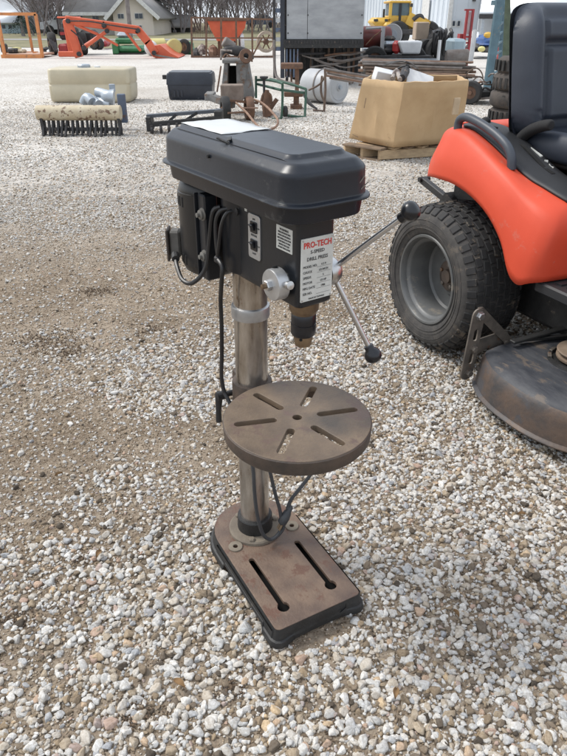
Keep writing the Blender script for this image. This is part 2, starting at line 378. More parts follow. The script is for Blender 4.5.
# bare earth patches seen in the yard: centre pixel, half sizes in metres, strength
BARE = [((95,320),(1.3,.55),.95),((165,430),(.55,.28),.95),((60,440),(.9,.3),.6),((150,255),(1.5,.6),.6),((40,600),(.35,.22),.5),((330,720),(.2,.12),.3),((95,250),(1.2,.5),.5),((300,250),(.5,.5),.35),((440,650),(.3,.1),.35),((60,180),(2.5,.5),.45),((210,455),(.25,.16),.6),((420,420),(.35,.2),.3)]
WHITE = [((60,210),(3,.7),.7),((190,320),(.5,.3),.5),((50,400),(.8,.14),.8),((380,520),(.5,.35),.6),((480,700),(.5,.18),.6),((60,650),(.3,.1),.4),((360,340),(.5,.4),.6),((180,385),(.35,.16),.6)]
def density(x, y):
    d = .74+.9*(vnoise(x,y,2.2,1)-.5)+.6*(vnoise(x,y,6.,2)-.5)+.35*(vnoise(x,y,15.,3)-.5)
    for lst, sg in ((BARE,-1),(WHITE,1)):
        for (p, h, s) in lst:
            c = G(*p); wx = (vnoise(x,y,1.9,5)-.5)*.55; wy = (vnoise(x,y,2.6,6)-.5)*.45; w = np.exp(-(((x+wx-c.x)/h[0])**2+((y+wy-c.y)/h[1])**2)); d = d+sg*s*w*.78
    return np.clip(d, .20, 1.15)
P_, S_, R_, I_ = [], [], [], []
def scatter(y0, y1, dens, smin, smax, idx, power=1., mult=1., sink=.3, fade=None):
    A = 0; xw = lambda y: .50*(y*.874+.58)+.12
    n = int(dens*(y1-y0)*(xw(y0)+xw(y1)))
    y = rng.uniform(y0, y1, n*2); x = rng.uniform(-1, 1, n*2)*xw(y1); k = np.abs(x) < xw(y); x = x[k]; y = y[k]
    x = x[:int(n*.98)]; y = y[:int(n*.98)]
    d = density(x, y)**power*mult
    if fade: d = d*np.clip((fade[1]-y)/(fade[1]-fade[0]), 0, 1)
    k = rng.random(len(x)) < d; x = x[k]; y = y[k]; m = len(x)
    s = smin+(smax-smin)*rng.random(m)**1.8
    asp = np.stack([s*rng.uniform(.9,1.25,m), s*rng.uniform(.85,1.1,m), s*rng.uniform(.8,1.15,m)], 1)/2
    P_.append(np.stack([x, y, s*(.5-sink)*rng.uniform(.2,.95,m)+ .0], 1)); S_.append(asp)
    R_.append(np.stack([rng.normal(0,.33,m), rng.normal(0,.33,m), rng.uniform(0,6.28,m)], 1))
    I_.append(idx[0]+rng.integers(0, idx[1]-idx[0], m))
scatter(.35, 2.4, 27000, .003, .0085, (NS,NS+4), power=.12)
scatter(2.4, 5.0, 12000, .0045, .010, (NS,NS+4), power=.2)
scatter(.35, 2.6, 8500, .008, .0155, (0,NS), power=.8, mult=1.1)
scatter(.35, 2.6, 5200, .013, .024, (0,6), power=1.35)
scatter(.35, 2.6, 520, .022, .034, (0,6), power=1.7, sink=.25)
scatter(.35, 1.35, 900, .019, .032, (0,6), power=1.5, sink=.25)
scatter(2.6, 5.0, 6000, .009, .017, (6,NS), mult=1.1)
scatter(2.6, 5.0, 2400, .014, .026, (0,NS), power=1.5)
scatter(5.0, 12.0, 2600, .013, .026, (6,NS), fade=(7.5,12))
for (cxp, rad, cnt) in (((45,340),.11,420),((95,292),.07,220),((70,352),.09,260),((150,330),.05,110),((135,715),.035,160),((232,690),.02,60),((20,620),.03,90),((335,728),.02,60),((85,560),.02,50)):
    c = G(*cxp); m = cnt; q = rng.normal(0, .5, (m,2))*np.array([rad*1.5, rad]); P_.append(np.stack([c.x+q[:,0], c.y+q[:,1], rng.uniform(.001,.006,m)],1)); s = rng.uniform(.003,.009,m); S_.append(np.stack([s,s*.8,s*.7],1)/1.6); R_.append(rng.uniform(0,6.28,(m,3))); I_.append(np.full(m, NS+4))
PP = np.concatenate(P_); SS = np.concatenate(S_); RR = np.concatenate(R_); II = np.concatenate(I_)
# keep the stones clear of the machine's base plate
ca, sa = math.cos(R(-61.1)), math.sin(R(-61.1)); dx = PP[:,0]+.0727; dy = PP[:,1]-1.2657; lx = dx*ca+dy*sa; ly = -dx*sa+dy*ca
ins = ((np.abs(ly-.006) < .108) & (lx > 0) & (lx < .303)) | ((np.abs(ly-.006) < .078) & (lx > 0) & (lx < .345) & (SS[:,0] > .0045)) | ((lx**2+ly**2) < .108**2)
PP, SS, RR, II = PP[~ins], SS[~ins], RR[~ins], II[~ins]
me = bpy.data.meshes.new('gravel'); me.vertices.add(len(PP)); me.vertices.foreach_set('co', PP.astype('f').ravel())
for nm, ar in (('scl', SS), ('rot', RR)):
    a = me.attributes.new(nm, 'FLOAT_VECTOR', 'POINT'); a.data.foreach_set('vector', ar.astype('f').ravel())
a = me.attributes.new('idx', 'INT', 'POINT'); a.data.foreach_set('value', II.astype('i'))
gravel = bpy.data.objects.new('gravel', me); COL.objects.link(gravel); gravel['kind'] = 'stuff'
tag(gravel, 'loose white and grey limestone gravel with brown grit covering the yard', 'gravel')
ng = bpy.data.node_groups.new('gravel_nodes', 'GeometryNodeTree')
ng.interface.new_socket('Geometry', in_out='INPUT', socket_type='NodeSocketGeometry'); ng.interface.new_socket('Geometry', in_out='OUTPUT', socket_type='NodeSocketGeometry')
N = ng.nodes.new; gi = N('NodeGroupInput'); go = N('NodeGroupOutput'); ip = N('GeometryNodeInstanceOnPoints'); ci = N('GeometryNodeCollectionInfo')
ci.inputs['Collection'].default_value = proto_col; ci.inputs['Separate Children'].default_value = True; ci.inputs['Reset Children'].default_value = True
def attr(nm, ty): a = N('GeometryNodeInputNamedAttribute'); a.data_type = ty; a.inputs['Name'].default_value = nm; return a.outputs[0]
L = ng.links.new; L(gi.outputs[0], ip.inputs['Points']); L(ci.outputs[0], ip.inputs['Instance']); ip.inputs['Pick Instance'].default_value = True
L(attr('idx','INT'), ip.inputs['Instance Index']); L(attr('rot','FLOAT_VECTOR'), ip.inputs['Rotation']); L(attr('scl','FLOAT_VECTOR'), ip.inputs['Scale'])
L(ip.outputs[0], go.inputs[0])
mod = gravel.modifiers.new('scatter', 'NODES'); mod.node_group = ng
print('stones', len(PP))

# ================================================ DRILL PRESS
press = thing('drill_press', 'black five speed bench drill press with round rusty table standing on the gravel', 'drill press', (-.0727, 1.2657, .010), rot=(0, R(.66), R(-61.1)))
M_ = MATS
def pb(mb, name, m, parent=press, **k): k.setdefault('world', False); return mb.build(name, m, parent, **k)
# --- base casting: top with slots, flared skirt with arched cut outs
by = .006; bw = .1133; bl = .3105; bh = .048
def outline(off, n=18):
    pts = [(bl+off, by-bw-off), (bl+off, by+bw+off)]
    for i in range(n+1):
        q = math.pi/2+math.pi*i/n; pts.append(((bw+off)*math.cos(q), by+(bw+off)*math.sin(q)))
    return pts
def rcorner(off, r=.012):
    pts = []
    for i in range(5): q = R(-90+90*i/4); pts.append((bl+off-r+r*math.cos(q), by-bw-off+r+r*math.sin(q)))
    for i in range(5): q = R(90*i/4); pts.append((bl+off-r+r*math.cos(q), by+bw+off-r+r*math.sin(q)))
    for i in range(25): q = math.pi/2+math.pi*i/24; pts.append(((bw+off)*math.cos(q), by+(bw+off)*math.sin(q)))
    return pts
holes = []
for sy, x0, x1 in ((-.058,.097,.255),(.068,.097,.252)):
    s1 = slot((x0,sy),(x1-.006,sy), .0115, 6)
    # keyhole: slot that ends in a round hole
    kh = []
    for i in range(13): q = R(-150+300*i/12); kh.append((x1+.0140*math.cos(q), sy+.0140*math.sin(q)))
    for i in range(7): q = R(90+180*i/6); kh.append((x0+.0072*math.cos(q), sy+.0072*math.sin(q)))
    holes.append(kh)
holes += [circ(.038,-.073,.0062,14), circ(.040,.085,.0062,14)]
mb = MB(); mb.plate(rcorner(-.0045), holes, bh-.009, bh)
base_top = pb(mb, 'base_top', [M_['cast_iron']], bevel=.0012)
mb = MB()
def skirt(off_t, off_b, zt, zb0, thick=.006):
    # wall with arched feet: bottom edge lifts between the feet
    def dens(off):
        p = rcorner(off); out = []
        for i in range(len(p)):
            a = Vector(p[i]); b = Vector(p[(i+1) % len(p)]); k = max(1, int((b-a).length/.0035))
            for j in range(k): out.append(a.lerp(b, j/k))
        return out
    t = dens(off_t); m = [Vector(p) for p in t]; rings = []
    cx, cy = .1, by
    def lift(p):
        h = 0
        if p.x > bl-.004: h = .024*max(0, min(1, (.080-abs(p.y-by))/.0035))
        if p.x < bl-.01 and abs(p.y-by) > .1 and p.x > 0: h = max(h, .020*max(0, min(1, (.105-abs(p.x-.155))/.004)))
        return h
    def off(p, d):
        c = Vector((min(max(p.x, 0), bl-.0126), by)) if p.x <= bl-.012 else Vector((bl-.012, by+(bw-.012)*math.copysign(1, p.y-by)))
        if p.x > bl-.004 and abs(p.y-by) < bw-.012: return Vector((p.x+d, p.y))
        if p.x <= 0: c = Vector((0, by))
        elif p.x <= bl-.012: return Vector((p.x, p.y+math.copysign(d, p.y-by)))
        v = (p-c).normalized(); return p+v*d
    outer = [(0, zt), (.002, zt-.006), (.0045, .024), (.0055,.0185), (.0105,.0165), (.0125,.009), (.013, .002)]
    rings = []
    for d, z in outer:
        rings.append([Vector((*off(p, d*(1-lift(p)*14)), lift(p)+(z-.002)*(zt-.002-lift(p))/(zt-.002)+.002)) for p in m])
    rings.append([Vector((*off(p, d-thick), rings[-1][i].z)) for i, p in enumerate(m)])
    rings.append([Vector((*off(p, -thick), zt-.006)) for i, p in enumerate(m)])
    return rings
mb.loft(skirt(-.004, 0, bh-.0012, 0), caps=False)
pb(mb, 'base_skirt', M_['black_iron'], smooth=38)
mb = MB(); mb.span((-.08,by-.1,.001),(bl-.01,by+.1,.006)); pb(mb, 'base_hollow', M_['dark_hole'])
# flange, bosses, bolts
mb = MB(); mb.lathe([(.066,bh-.003),(.066,bh+.007),(.063,bh+.0105),(.045,bh+.011),(.03,bh+.011)], 40); pb(mb, 'column_flange', M_['dusty_iron'], smooth=40)
mb = MB(); mb.lathe([(.044,bh+.009),(.0445,bh+.016),(.043,.092),(.0435,.094),(.0415,.097),(.034,.097)], 40); pb(mb, 'column_socket', M_['black_iron'], smooth=40)
for (x, y) in ((.038,-.073),(.040,.085)):
    mb = MB(); mb.plate(circ(x,y,.0175,24), [circ(x,y,.0062,14)], bh-.001, bh+.0035); pb(mb, 'bolt_boss', M_['dusty_iron'], bevel=.001)
for a in (205, 325, 85):
    x, y = .055*math.cos(R(a)), .055*math.sin(R(a)); mb = MB(); mb.lathe([(.0085,bh+.010),(.0085,bh+.0145),(.0065,bh+.0165),(.0001,bh+.017)], 6, (x,y,0)); pb(mb, 'flange_bolt', M_['dusty_iron'])
# --- column
mb = MB(); mb.lathe([(.0355,.05),(.0355,.91)], 48); pb(mb, 'column', M_['column_steel'], smooth=40)
mb = MB(); mb.lathe([(.0358,.638),(.0400,.640),(.0405,.643),(.0405,.662),(.0398,.665),(.0358,.667)], 48); 
mb.box((-.03,.034,.652),(.02,.012,.022), rot=(0,0,R(130))); pb(mb, 'column_ring', M_['cast_aluminium'], smooth=40)
# --- table
tx, tz, tr = .201, .5, .1475
hl = [circ(tx, 0, .0095, 20)]
for k in range(6):
    a = R(13.5+60*k+(2 if k % 2 else 0)); u = Vector((math.cos(a), math.sin(a))); hl.append(slot(Vector((tx,0))+u*.049, Vector((tx,0))+u*.118, .0160, 6))
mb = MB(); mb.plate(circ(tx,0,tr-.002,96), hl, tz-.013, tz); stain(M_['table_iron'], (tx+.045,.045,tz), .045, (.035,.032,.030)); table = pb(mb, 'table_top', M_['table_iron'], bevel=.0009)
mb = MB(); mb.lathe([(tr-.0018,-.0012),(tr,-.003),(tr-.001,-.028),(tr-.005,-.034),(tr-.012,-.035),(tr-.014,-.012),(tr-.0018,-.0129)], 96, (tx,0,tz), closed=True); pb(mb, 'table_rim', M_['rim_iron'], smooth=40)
mb = MB()
for a in (0, 60, 120): mb.box((tx,0,tz-.0195),(.26,.008,.013), rot=(0,0,R(a+43)))
mb.lathe([(.02,-.03),(.02,-.0135),(.0098,-.0134),(.0098,-.03)], 24, (tx,0,tz), closed=True)
mb.prism([(.03,-.03),(.12,-.022),(.12,.022),(.03,.03)], tz-.045, tz-.0145)
pb(mb, 'table_bracket', M_['rim_iron'])
mb = MB(); mb.lathe([(.036,.402),(.043,.403),(.0445,.406),(.0445,.482),(.0435,.485),(.036,.486)], 40)
mb.box((-.052,-.012,.452),(.024,.016,.07), ch=.003); mb.box((-.052,.012,.452),(.024,.016,.07), ch=.003)
pb(mb, 'table_collar', M_['rim_iron'], smooth=40)
mb = MB(); mb.cyl((-.050,-.05,.432),(-.050,.03,.432),.007,12); mb.cyl((-.050,-.046,.432),(-.050,-.066,.432),.0105,14)
mb.tube([(-.050,-.058,.440),(-.051,-.060,.428),(-.053,-.062,.392),(-.054,-.062,.362)], [.0085,.009,.0066,.0072], 12); pb(mb, 'table_lock_lever', M_['rubber_black'])

# --- head group, turned a little against the base
HR = Matrix.Rotation(R(5.8), 4, 'Z')
def hb_(mb, name, m, parent=press, **k): mb.xf(HR); return pb(mb, name, m, parent, **k)
def ringrr(x0,y0,x1,y1,r,z,n=8): return [Vector((p[0],p[1],z)) for p in rrect(x0,y0,x1,y1,r,n)]
# casting
mb = MB()
R_body = lambda z, d=0: ringrr(-.045+d,-.040+d,.222-d,.038-d,.011,z,5)
mb.loft([R_body(.742,.004), R_body(.746,.0005), R_body(.755), R_body(.905)])
body = hb_(mb, 'head_casting', M_['black_paint'], smooth=50)
mb = MB(); mb.lathe([(.05,.748),(.052,.752),(.052,.90)], 40, (0,0,0)); hb_(mb, 'column_clamp', M_['black_paint'], smooth=40)
# lower pulley box
mb = MB()
bx0,bx1,byh = -.188,.256,.082
mb.loft([ringrr(bx0+.006,-byh+.006,bx1-.006,byh-.006,.038,.902), ringrr(bx0+.001,-byh+.001,bx1-.001,byh-.001,.04,.9045), ringrr(bx0,-byh,bx1,byh,.04,.909), ringrr(bx0-.003,-byh-.003,bx1+.003,byh+.003,.042,.934)])
hb_(mb, 'pulley_box', M_['cover_paint'], smooth=40)
# cover with rolled lip and raised centre
cx0,cx1,cyh = -.206,.268,.0905
mb = MB()
def cring(d, z, r): return ringrr(cx0+d,-cyh+d,cx1-d,cyh-d,max(r-d,.01),z,9)
rg = [cring(.004,.9315,.046), cring(-.0022,.9318,.046), cring(-.0032,.934,.046), cring(-.0022,.9362,.046), cring(.002,.9375,.046), cring(.0050,.9382,.046), cring(.0054,.9395,.046), cring(.0057,.941,.046), cring(.0076,.974,.046), cring(.0078,.978,.046), cring(.0084,.9805,.046), cring(.0098,.9830,.046), cring(.0115,.9847,.046), cring(.0180,.9905,.046), cring(.0205,.9928,.046), cring(.0235,.9948,.046), cring(.0275,.9960,.046)]
pan = lambda d, z: ringrr(cx0+.033+d,-cyh+.027+d,cx1-.040-d,cyh-.027-d,max(.026-d,.008),z,9)
rg += [pan(0,.9978), pan(.003,.999), pan(.0075,1.0035), pan(.0095,1.0048), pan(.012,1.005)]
mb.loft(rg); cover = hb_(mb, 'pulley_cover', M_['cover_paint'], smooth=44)
# white sheet on the rear half of the cover
mb = MB(); rt = .0052
nx = 14; grid = []
sx0, sx1, sy0, sy1 = cx0+.048, .000, -.053, .053
vs = []; fs = []
for i in range(nx+1):
    for j in range(9):
        x = sx0+(sx1-sx0)*i/nx; y = sy0+(sy1-sy0)*j/8
        x += .004*math.sin(j*.9)*(i == nx); z = 1.0064+.0005*math.sin(i*1.1+j*.7)+.0004*math.sin(j*2.2-i*.6)
        vs.append((x,y,z))
for i in range(nx):
    for j in range(8): a = i*9+j; fs.append((a,a+9,a+10,a+1))
mb.add(vs, fs); sh = hb_(mb, 'white_sheet', M_['paper_white'], parent=press, label='white sheet lying on the rear of the pulley cover')
sm = sh.modifiers.new('s','SOLIDIFY'); sm.thickness = .0004
mb = MB(); mb.box((.03,-.067,1.0005),(.028,.005,.0035), rot=(0,.3,.5), ch=.001); mb.box((.036,-.058,1.004),(.02,.007,.002), rot=(.2,.1,-.6), ch=.0005); hb_(mb, 'cover_latch', M_['black_iron'])
mb = MB(); mb.cyl((.005,-.0865,.972),(.005,-.0795,.972),.0032,10); hb_(mb, 'cover_screw', M_['dark_hole'])
mb = MB(); mb.lathe([(.0085,0),(.0085,.003),(.0001,.0045)],12,(.025,-.040,.884),axis=(0,-1,0)); 
for k,(y_,z_,l_,a_) in enumerate(((.035,.966,.020,.9),(.041,.955,.014,1.1),(.056,.962,.016,.8),(.062,.952,.018,1.0),(.012,.962,.008,.6),(-.03,.950,.012,.2))):
    mb = MB(); mb.box((cx1-.0068-(z_-.942)*.06,y_,z_),(.0010,.0016 if k < 4 else .001,l_),rot=(-a_,-.05,0)); hb_(mb,'scuff',M_['scuff'])
# --- switch plate, stickers, plaque
mb = MB(); Mx = Matrix(((1,0,0,0),(0,0,-1,0),(0,1,0,0),(0,0,0,1)))     # x->x, y->z, faces -y
def fy(poly, y0, y1, mb): return mb.prism(poly, -y0, -y1, M=Matrix(((1,0,0,0),(0,0,1,0),(0,1,0,0),(0,0,0,1))) @ Matrix.Diagonal((1,1,-1,1)))
plate = MB(); fy(rrect(.070,.796,.118,.878,.006,3), .0395, .0425, plate) if False else None
def side_panel(x0,z0,x1,z1,r,y0,y1): 
    m_ = MB(); pr = rrect(x0,z0,x1,z1,r,3); n = len(pr)
    m_.add([(p[0],y0,p[1]) for p in pr]+[(p[0],y1,p[1]) for p in pr], [tuple(range(n)), tuple(range(n,2*n))]+[(i,(i+1)%n,(i+1)%n+n,i+n) for i in range(n)]); return m_
pnl = hb_(side_panel(.066,.797,.106,.880,.005,-.0395,-.0425), 'switch_plate', M_['cast_aluminium'], bevel=.0006)
for z in (.857,.824):
    mbs = side_panel(.076,z-.0105,.097,z+.0105,.002,-.042,-.0445); hb_(mbs, 'switch_frame', M_['knob_black'], bevel=.0004)
    mbs = MB(); mbs.box((.0865,-.0465,z+.001),(.010,.006,.013), rot=(.35,0,0), ch=.0015); hb_(mbs, 'rocker', M_['knob_black'])
def stext(s, x, z, size, m, par=press, y=-.0428, **k):
    return text(s, size, HR @ Matrix.Translation((x,y,z)) @ Matrix.Rotation(R(90),4,'X'), 'lettering', m, par, **k)
stext('MOTOR', .0865, .8415, .0055, M_['print_grey']); stext('ON', .0865, .8715, .005, M_['print_grey']); stext('LIGHT', .0865, .8385-.004+.004-.0005, .0001, M_['print_grey']) if False else None
stext('LAMP', .0865, .8075, .005, M_['print_grey']); stext('OFF', .071, .857, .0042, M_['print_grey']); stext('OFF', .071, .824, .0042, M_['print_grey']); stext('ON', .1015, .857, .0042, M_['print_grey']); stext('ON', .1015, .824, .0042, M_['print_grey'])
hb_(side_panel(.052,.879,.060,.888,.0005,-.0395,-.0405), 'small_tag', M_['label_white'])
hb_(side_panel(.156,.838,.204,.880,.0008,-.0395,-.0406), 'warning_label', M_['label_white'])
rows = ['WARNING', 'WEAR EYE PROTECTION', 'UNPLUG BEFORE SERVICE', 'KEEP HANDS CLEAR OF BIT', 'CLAMP WORK TO TABLE', 'REMOVE CHUCK KEY', 'DO NOT WEAR GLOVES']
for k, s in enumerate(rows): stext(s, .180, .8745-k*.0053, .0042 if k else .0055, M_['print_grey'], y=-.0409, sx=.78 if k else 1)
# plaque on the front
MF = Matrix(((0,0,1,.2228),(1,0,0,-.0015),(0,1,0,.812),(0,0,0,1)))           # local x -> y, y -> z, faces +x
mb = MB(); mb.prism(rrect(-.034,-.0565,.034,.0565,.0012,2), -.001, .0009, M=MF); plq = hb_(mb, 'name_plate', M_['label_white'])
mb = MB(); mb.prism(rrect(-.0315,.037,.0315,.053,.001,2), .0002, .0011, M=MF)
def ftext(s, x, y, size, m, **k): return text(s, size, HR @ MF @ Matrix.Translation((x,y,.0012)), 'lettering', m, press, **k)
ftext('PRO-TECH', 0, .044, .0145, M_['print_red'], bold=.0003, sx=.86)
ftext('5-SPEED', 0, .0315, .0085, M_['print_grey'], bold=.0001); ftext('DRILL PRESS', 0, .0195, .0088, M_['print_grey'], bold=.0001, sx=.95)
for k, (s, v) in enumerate((('MODEL NO.','4 2 9'),('CHUCK','1/2 INCH'),('SPEEDS','5'),('MOTOR','1/3 HP'),('MFG DATE','1986'),('SER NO.',''))):
    ftext(s, -.030, .0065-k*.0098, .0062, M_['print_grey'], align='LEFT', sx=.9)
    if v: ftext(v, .014, .0065-k*.0098, .0056, M_['print_grey'], sx=.9)
    mb = MB(); mb.prism([(.000,.0025-k*.0098),(.030,.0025-k*.0098),(.030,.0028-k*.0098),(.000,.0028-k*.0098)], .0008, .0013, M=MF); hb_(mb, 'ruled_line', M_['print_grey'])
ftext('MADE IN TAIWAN', 0, -.0525, .0042, M_['print_grey'])
for a in (-.031,.031):
    for b in (-.0535,.0535): mb = MB(); mb.lathe([(.0018,0),(.0016,.0008),(.0001,.0013)],8,MF @ Vector((a,b,.0009)),axis=(1,0,0)); hb_(mb,'rivet',M_['bright_steel'])
# --- feed hub left (depth stop) and right
fx, fz = .183, .783
mb = MB(); mb.lathe([(.016,.036),(.016,.048),(.0265,.048),(.0285,.050),(.0285,.068),(.0272,.0705),(.012,.072),(.0001,.072)],40,(fx,0,fz),axis=(0,-1,0)); hb_(mb,'depth_stop_drum',M_['cast_aluminium'],smooth=40)
mb = MB(); mb.lathe([(.0098,.071),(.0098,.079),(.0085,.0805),(.0001,.0805)],6,(fx-.002,0,fz),axis=(0,-1,0)); hb_(mb,'hex_nut',M_['bright_steel'])
mb = MB(); mb.lathe([(.0045,.079),(.0045,.088),(.0001,.089)],10,(fx-.002,0,fz),axis=(0,-1,0)); hb_(mb,'feed_stud',M_['brass_steel'])
mb = MB(); mb.lathe([(.0055,.02),(.0055,.036),(.0075,.036),(.0075,.043),(.0001,.044)],12,(fx,-.058,fz),axis=(1,0,.25)); hb_(mb,'set_screw',M_['bright_steel'])
mb = MB(); mb.lathe([(.005,.024),(.005,.032),(.0001,.033)],10,(fx,-.058,fz),axis=(-.2,0,1)); hb_(mb,'set_screw',M_['dark_hole'])
mb = MB(); mb.lathe([(.018,.036),(.018,.045),(.027,.046),(.0285,.05),(.0275,.062),(.021,.073),(.012,.079),(.0001,.081)],40,(fx,0,fz),axis=(0,1,0)); hb_(mb,'feed_hub',M_['bright_steel'],smooth=40)
for (kx,ky,kz) in ((.305,.125,.909),(.245,.125,.618),(.012,.125,.826)):
    a = Vector((fx,.062,fz)); b = Vector((kx,ky,kz)); d = (b-a).normalized(); p0 = a+d*.02
    mb = MB(); mb.cyl(p0, b-d*.012, .0052, 14); hnd = hb_(mb,'feed_handle',M_['bright_steel'])
    mb = MB(); mb.lathe([(.0085,-.020),(.0095,-.018),(.0092,-.011),(.0125,-.008),(.0162,-.002),(.0172,.004),(.0158,.0105),(.011,.0155),(.005,.0172),(.0001,.0174)],24,b,axis=d); mb.xf(HR); mb.build('knob', M_['knob_black'], hnd, world=False, smooth=50)
# --- quill and chuck
qx, qy = .186, 0
mb = MB(); mb.lathe([(.0275,.752),(.0275,.7235),(.0255,.721),(.0235,.716),(.012,.714),(.0001,.714)],32,(qx,qy,0)); hb_(mb,'quill',M_['brass_steel'],smooth=40)
mb = MB(); mb.lathe([(.0001,.716),(.0210,.716),(.0232,.712),(.0232,.697),(.0224,.6965),(.0224,.695),(.0236,.6945),(.0236,.675),(.0208,.671),(.0001,.671)],36,(qx,qy,0)); 
hb_(mb,'chuck',M_['knob_black'],smooth=40)
mb = MB(); mb.lathe([(.0001,.674),(.0178,.674),(.0178,.663),(.0160,.653),(.0156,.650),(.0115,.649),(.0001,.648)],24,(qx,qy,0)); hb_(mb,'chuck_nose',M_['brass_steel'],smooth=40)
mb = MB(); mb.cyl((qx+.0165*math.cos(R(-50)),.0165*math.sin(R(-50)),.667),(qx+.0186*math.cos(R(-50)),.0186*math.sin(R(-50)),.667),.003,10); hb_(mb,'key_hole',M_['dark_hole'])
# --- motor
mx, my = -.142, -.006
mb = MB(); mb.lathe([(.0001,.698),(.035,.699),(.052,.703),(.060,.709),(.064,.718),(.064,.723),(.0665,.7235),(.0665,.875),(.0645,.876),(.0645,.880),(.060,.893),(.050,.902),(.0001,.903)],48,(mx,my,0)); mot = hb_(mb,'motor',M_['motor_black'],smooth=40)
for zc in (.858,.735):
    for a in (240,251,262,273,222,211,200):
        q = R(a); c = Vector((mx+.0662*math.cos(q),my+.0662*math.sin(q),zc)); mb = MB(); mb.box(c,(.0022,.006,.021),rot=(0,0,q),ch=.0007); mb.xf(HR); mb.build('vent_slot', M_['dark_hole'], mot, world=False)
# mounting plate beside the motor with two bolts
mb = MB(); mb.box((-.068,-.052,.800),(.028,.030,.175),ch=.003); mb.box((-.085,-.068,.800),(.0035,.010,.175),ch=.001); hb_(mb,'motor_mount',M_['black_paint'])
for z in (.850,.765):
    mb = MB(); mb.lathe([(.0125,.0),(.0125,.002),(.0095,.0022),(.0095,.007),(.0045,.0085),(.0045,.014),(.0001,.0145)],18,(-.062,-.067,z),axis=(0,-1,0)); hb_(mb,'mount_bolt',M_['dusty_grey'])
# connection box on the motor's left
mb = MB(); mb.box((mx-.052,my-.061,.757),(.030,.022,.060),rot=(0,0,R(-35)),ch=.004); cb = hb_(mb,'junction_box',M_['dusty_grey'])
mb = MB(); mb.box((mx-.0625,my-.073,.755),(.040,.006,.070),rot=(0,0,R(-35)),ch=.002); hb_(mb,'junction_cover',M_['rim_iron'])
mb = MB(); mb.cyl((mx-.024,my-.078,.742),(mx-.006,my-.086,.738),.0085,10); hb_(mb,'cable_gland',M_['black_iron'])
# --- cables
mb = MB(); mb.tube([(-.010,-.068,.775),(.012,-.070,.765),(.012,-.072,.74),(-.004,-.068,.69),(-.012,-.064,.63),(-.020,-.062,.56),(-.030,-.060,.50),(-.026,-.058,.462),(-.012,-.056,.445),(.01,-.052,.42),(.035,-.045,.38)],.0046,10,smooth=6); hb_(mb,'power_cord',M_['cable_black'])
mb = MB(); mb.tube([(.035,-.045,.38),(.055,-.036,.33),(.066,-.034,.29),(.067,-.032,.22),(.068,-.026,.15),(.070,-.014,.092),(.071,.004,.066),(.071,.024,.068),(.070,.038,.09),(.066,.036,.14),(.062,.026,.19),(.058,.014,.26),(.05,.005,.33)],.0046,8,smooth=6); pb(mb,'power_cord',M_['cable_grey'])
mb = MB(); mb.tube([(.071,.028,.068),(.074,.040,.085),(.072,.046,.108)],.0042,8,smooth=4); mb.tube([(.070,.054,.142),(.068,.066,.165),(.068,.088,.188),(.068,.113,.214),(.075,.130,.25),(.09,.12,.31)],.0044,8,smooth=5); pb(mb,'power_cord',M_['cable_grey'])
mb = MB(); ax_ = Vector((0,.5,.86)).normalized(); mb.lathe([(.006,-.024),(.0115,-.02),(.0125,-.004),(.010,.010),(.0075,.016),(.0072,.026),(.0045,.030)],14,(.071,.049,.122),axis=ax_); plg = pb(mb,'plug',M_['cable_grey'],smooth=50)
for dy in (-.0045,.0045): mb = MB(); c_ = Vector((.071+dy*.9,.049,.122))-ax_*.031; mb.bar(c_+ax_*.008,c_-ax_*.009,.0065,.0016); mb.build('prong',M_['brass_steel'],plg,world=False)
mb = MB(); mb.tube([(mx-.018,my-.081,.741),(mx+.01,my-.092,.728),(mx+.045,my-.098,.710),(mx+.075,my-.090,.712),(mx+.098,my-.072,.745),(mx+.102,my-.062,.80),(mx+.112,my-.056,.86),(mx+.124,my-.045,.872)],.0046,8,smooth=6); hb_(mb,'motor_cable',M_['cable_black'])
mb = MB(); mb.tube([(.008,-.046,.874),(-.006,-.058,.868),(-.016,-.064,.845),(-.014,-.066,.80),(-.008,-.066,.775)],.0042,8,smooth=6); hb_(mb,'switch_cable',M_['cable_black'])
mb = MB(); mb.tube([(.020,-.044,.872),(.014,-.056,.868),(.006,-.064,.845),(-.004,-.067,.80),(-.010,-.068,.775)],.0036,8,smooth=6); hb_(mb,'switch_cable',M_['cable_black'])
mb = MB(); mb.lathe([(.008,0),(.008,.005),(.0001,.006)],10,(.010,-.0395,.876),axis=(0,-1,0)); mb.lathe([(.008,0),(.008,.005),(.0001,.006)],10,(.026,-.0395,.872),axis=(0,-1,0)); hb_(mb,'cable_grommet',M_['rubber_black'])
mb = MB(); mb.box((-.010,-.067,.773),(.014,.012,.014),ch=.003); hb_(mb,'cable_clip',M_['rubber_black'])

# ================================================ LAWN TRACTOR

mat('tractor_red', (.64,.078,.034), (.57,.066,.029), rough=.42, spec=.35, scale=3, bump=.05, bscale=300, spots=(.52,.12,.08), sscale=9, sthr=.60, r2=.58)
mat('seat_vinyl', (.030,.037,.053), (.023,.029,.042), rough=.5, scale=7, bump=.12, bscale=420)
mat('black_plastic', (.022,.023,.026), (.016,.017,.019), rough=.55, scale=9, bump=.1, bscale=300)
mat('foam_grip', (.018,.018,.019), rough=.85, bump=.3, bscale=500)
mat('grip_plastic', (.05,.06,.075), (.035,.042,.055), rough=.45, scale=12)
mat('tyre_rubber', (.070,.064,.058), (.036,.034,.033), rough=.82, scale=18, bump=.25, bscale=140, spots=(.10,.085,.07), sscale=16, sthr=.56)
mat('tread_rubber', (.026,.025,.025), (.015,.015,.015), rough=.75, scale=18, spots=(.11,.088,.066), sscale=15, sthr=.56)
mat('rim_grey', (.135,.138,.138), (.09,.092,.09), rough=.5, scale=7, spots=(.22,.20,.17), sscale=9, sthr=.6, metal=.25)
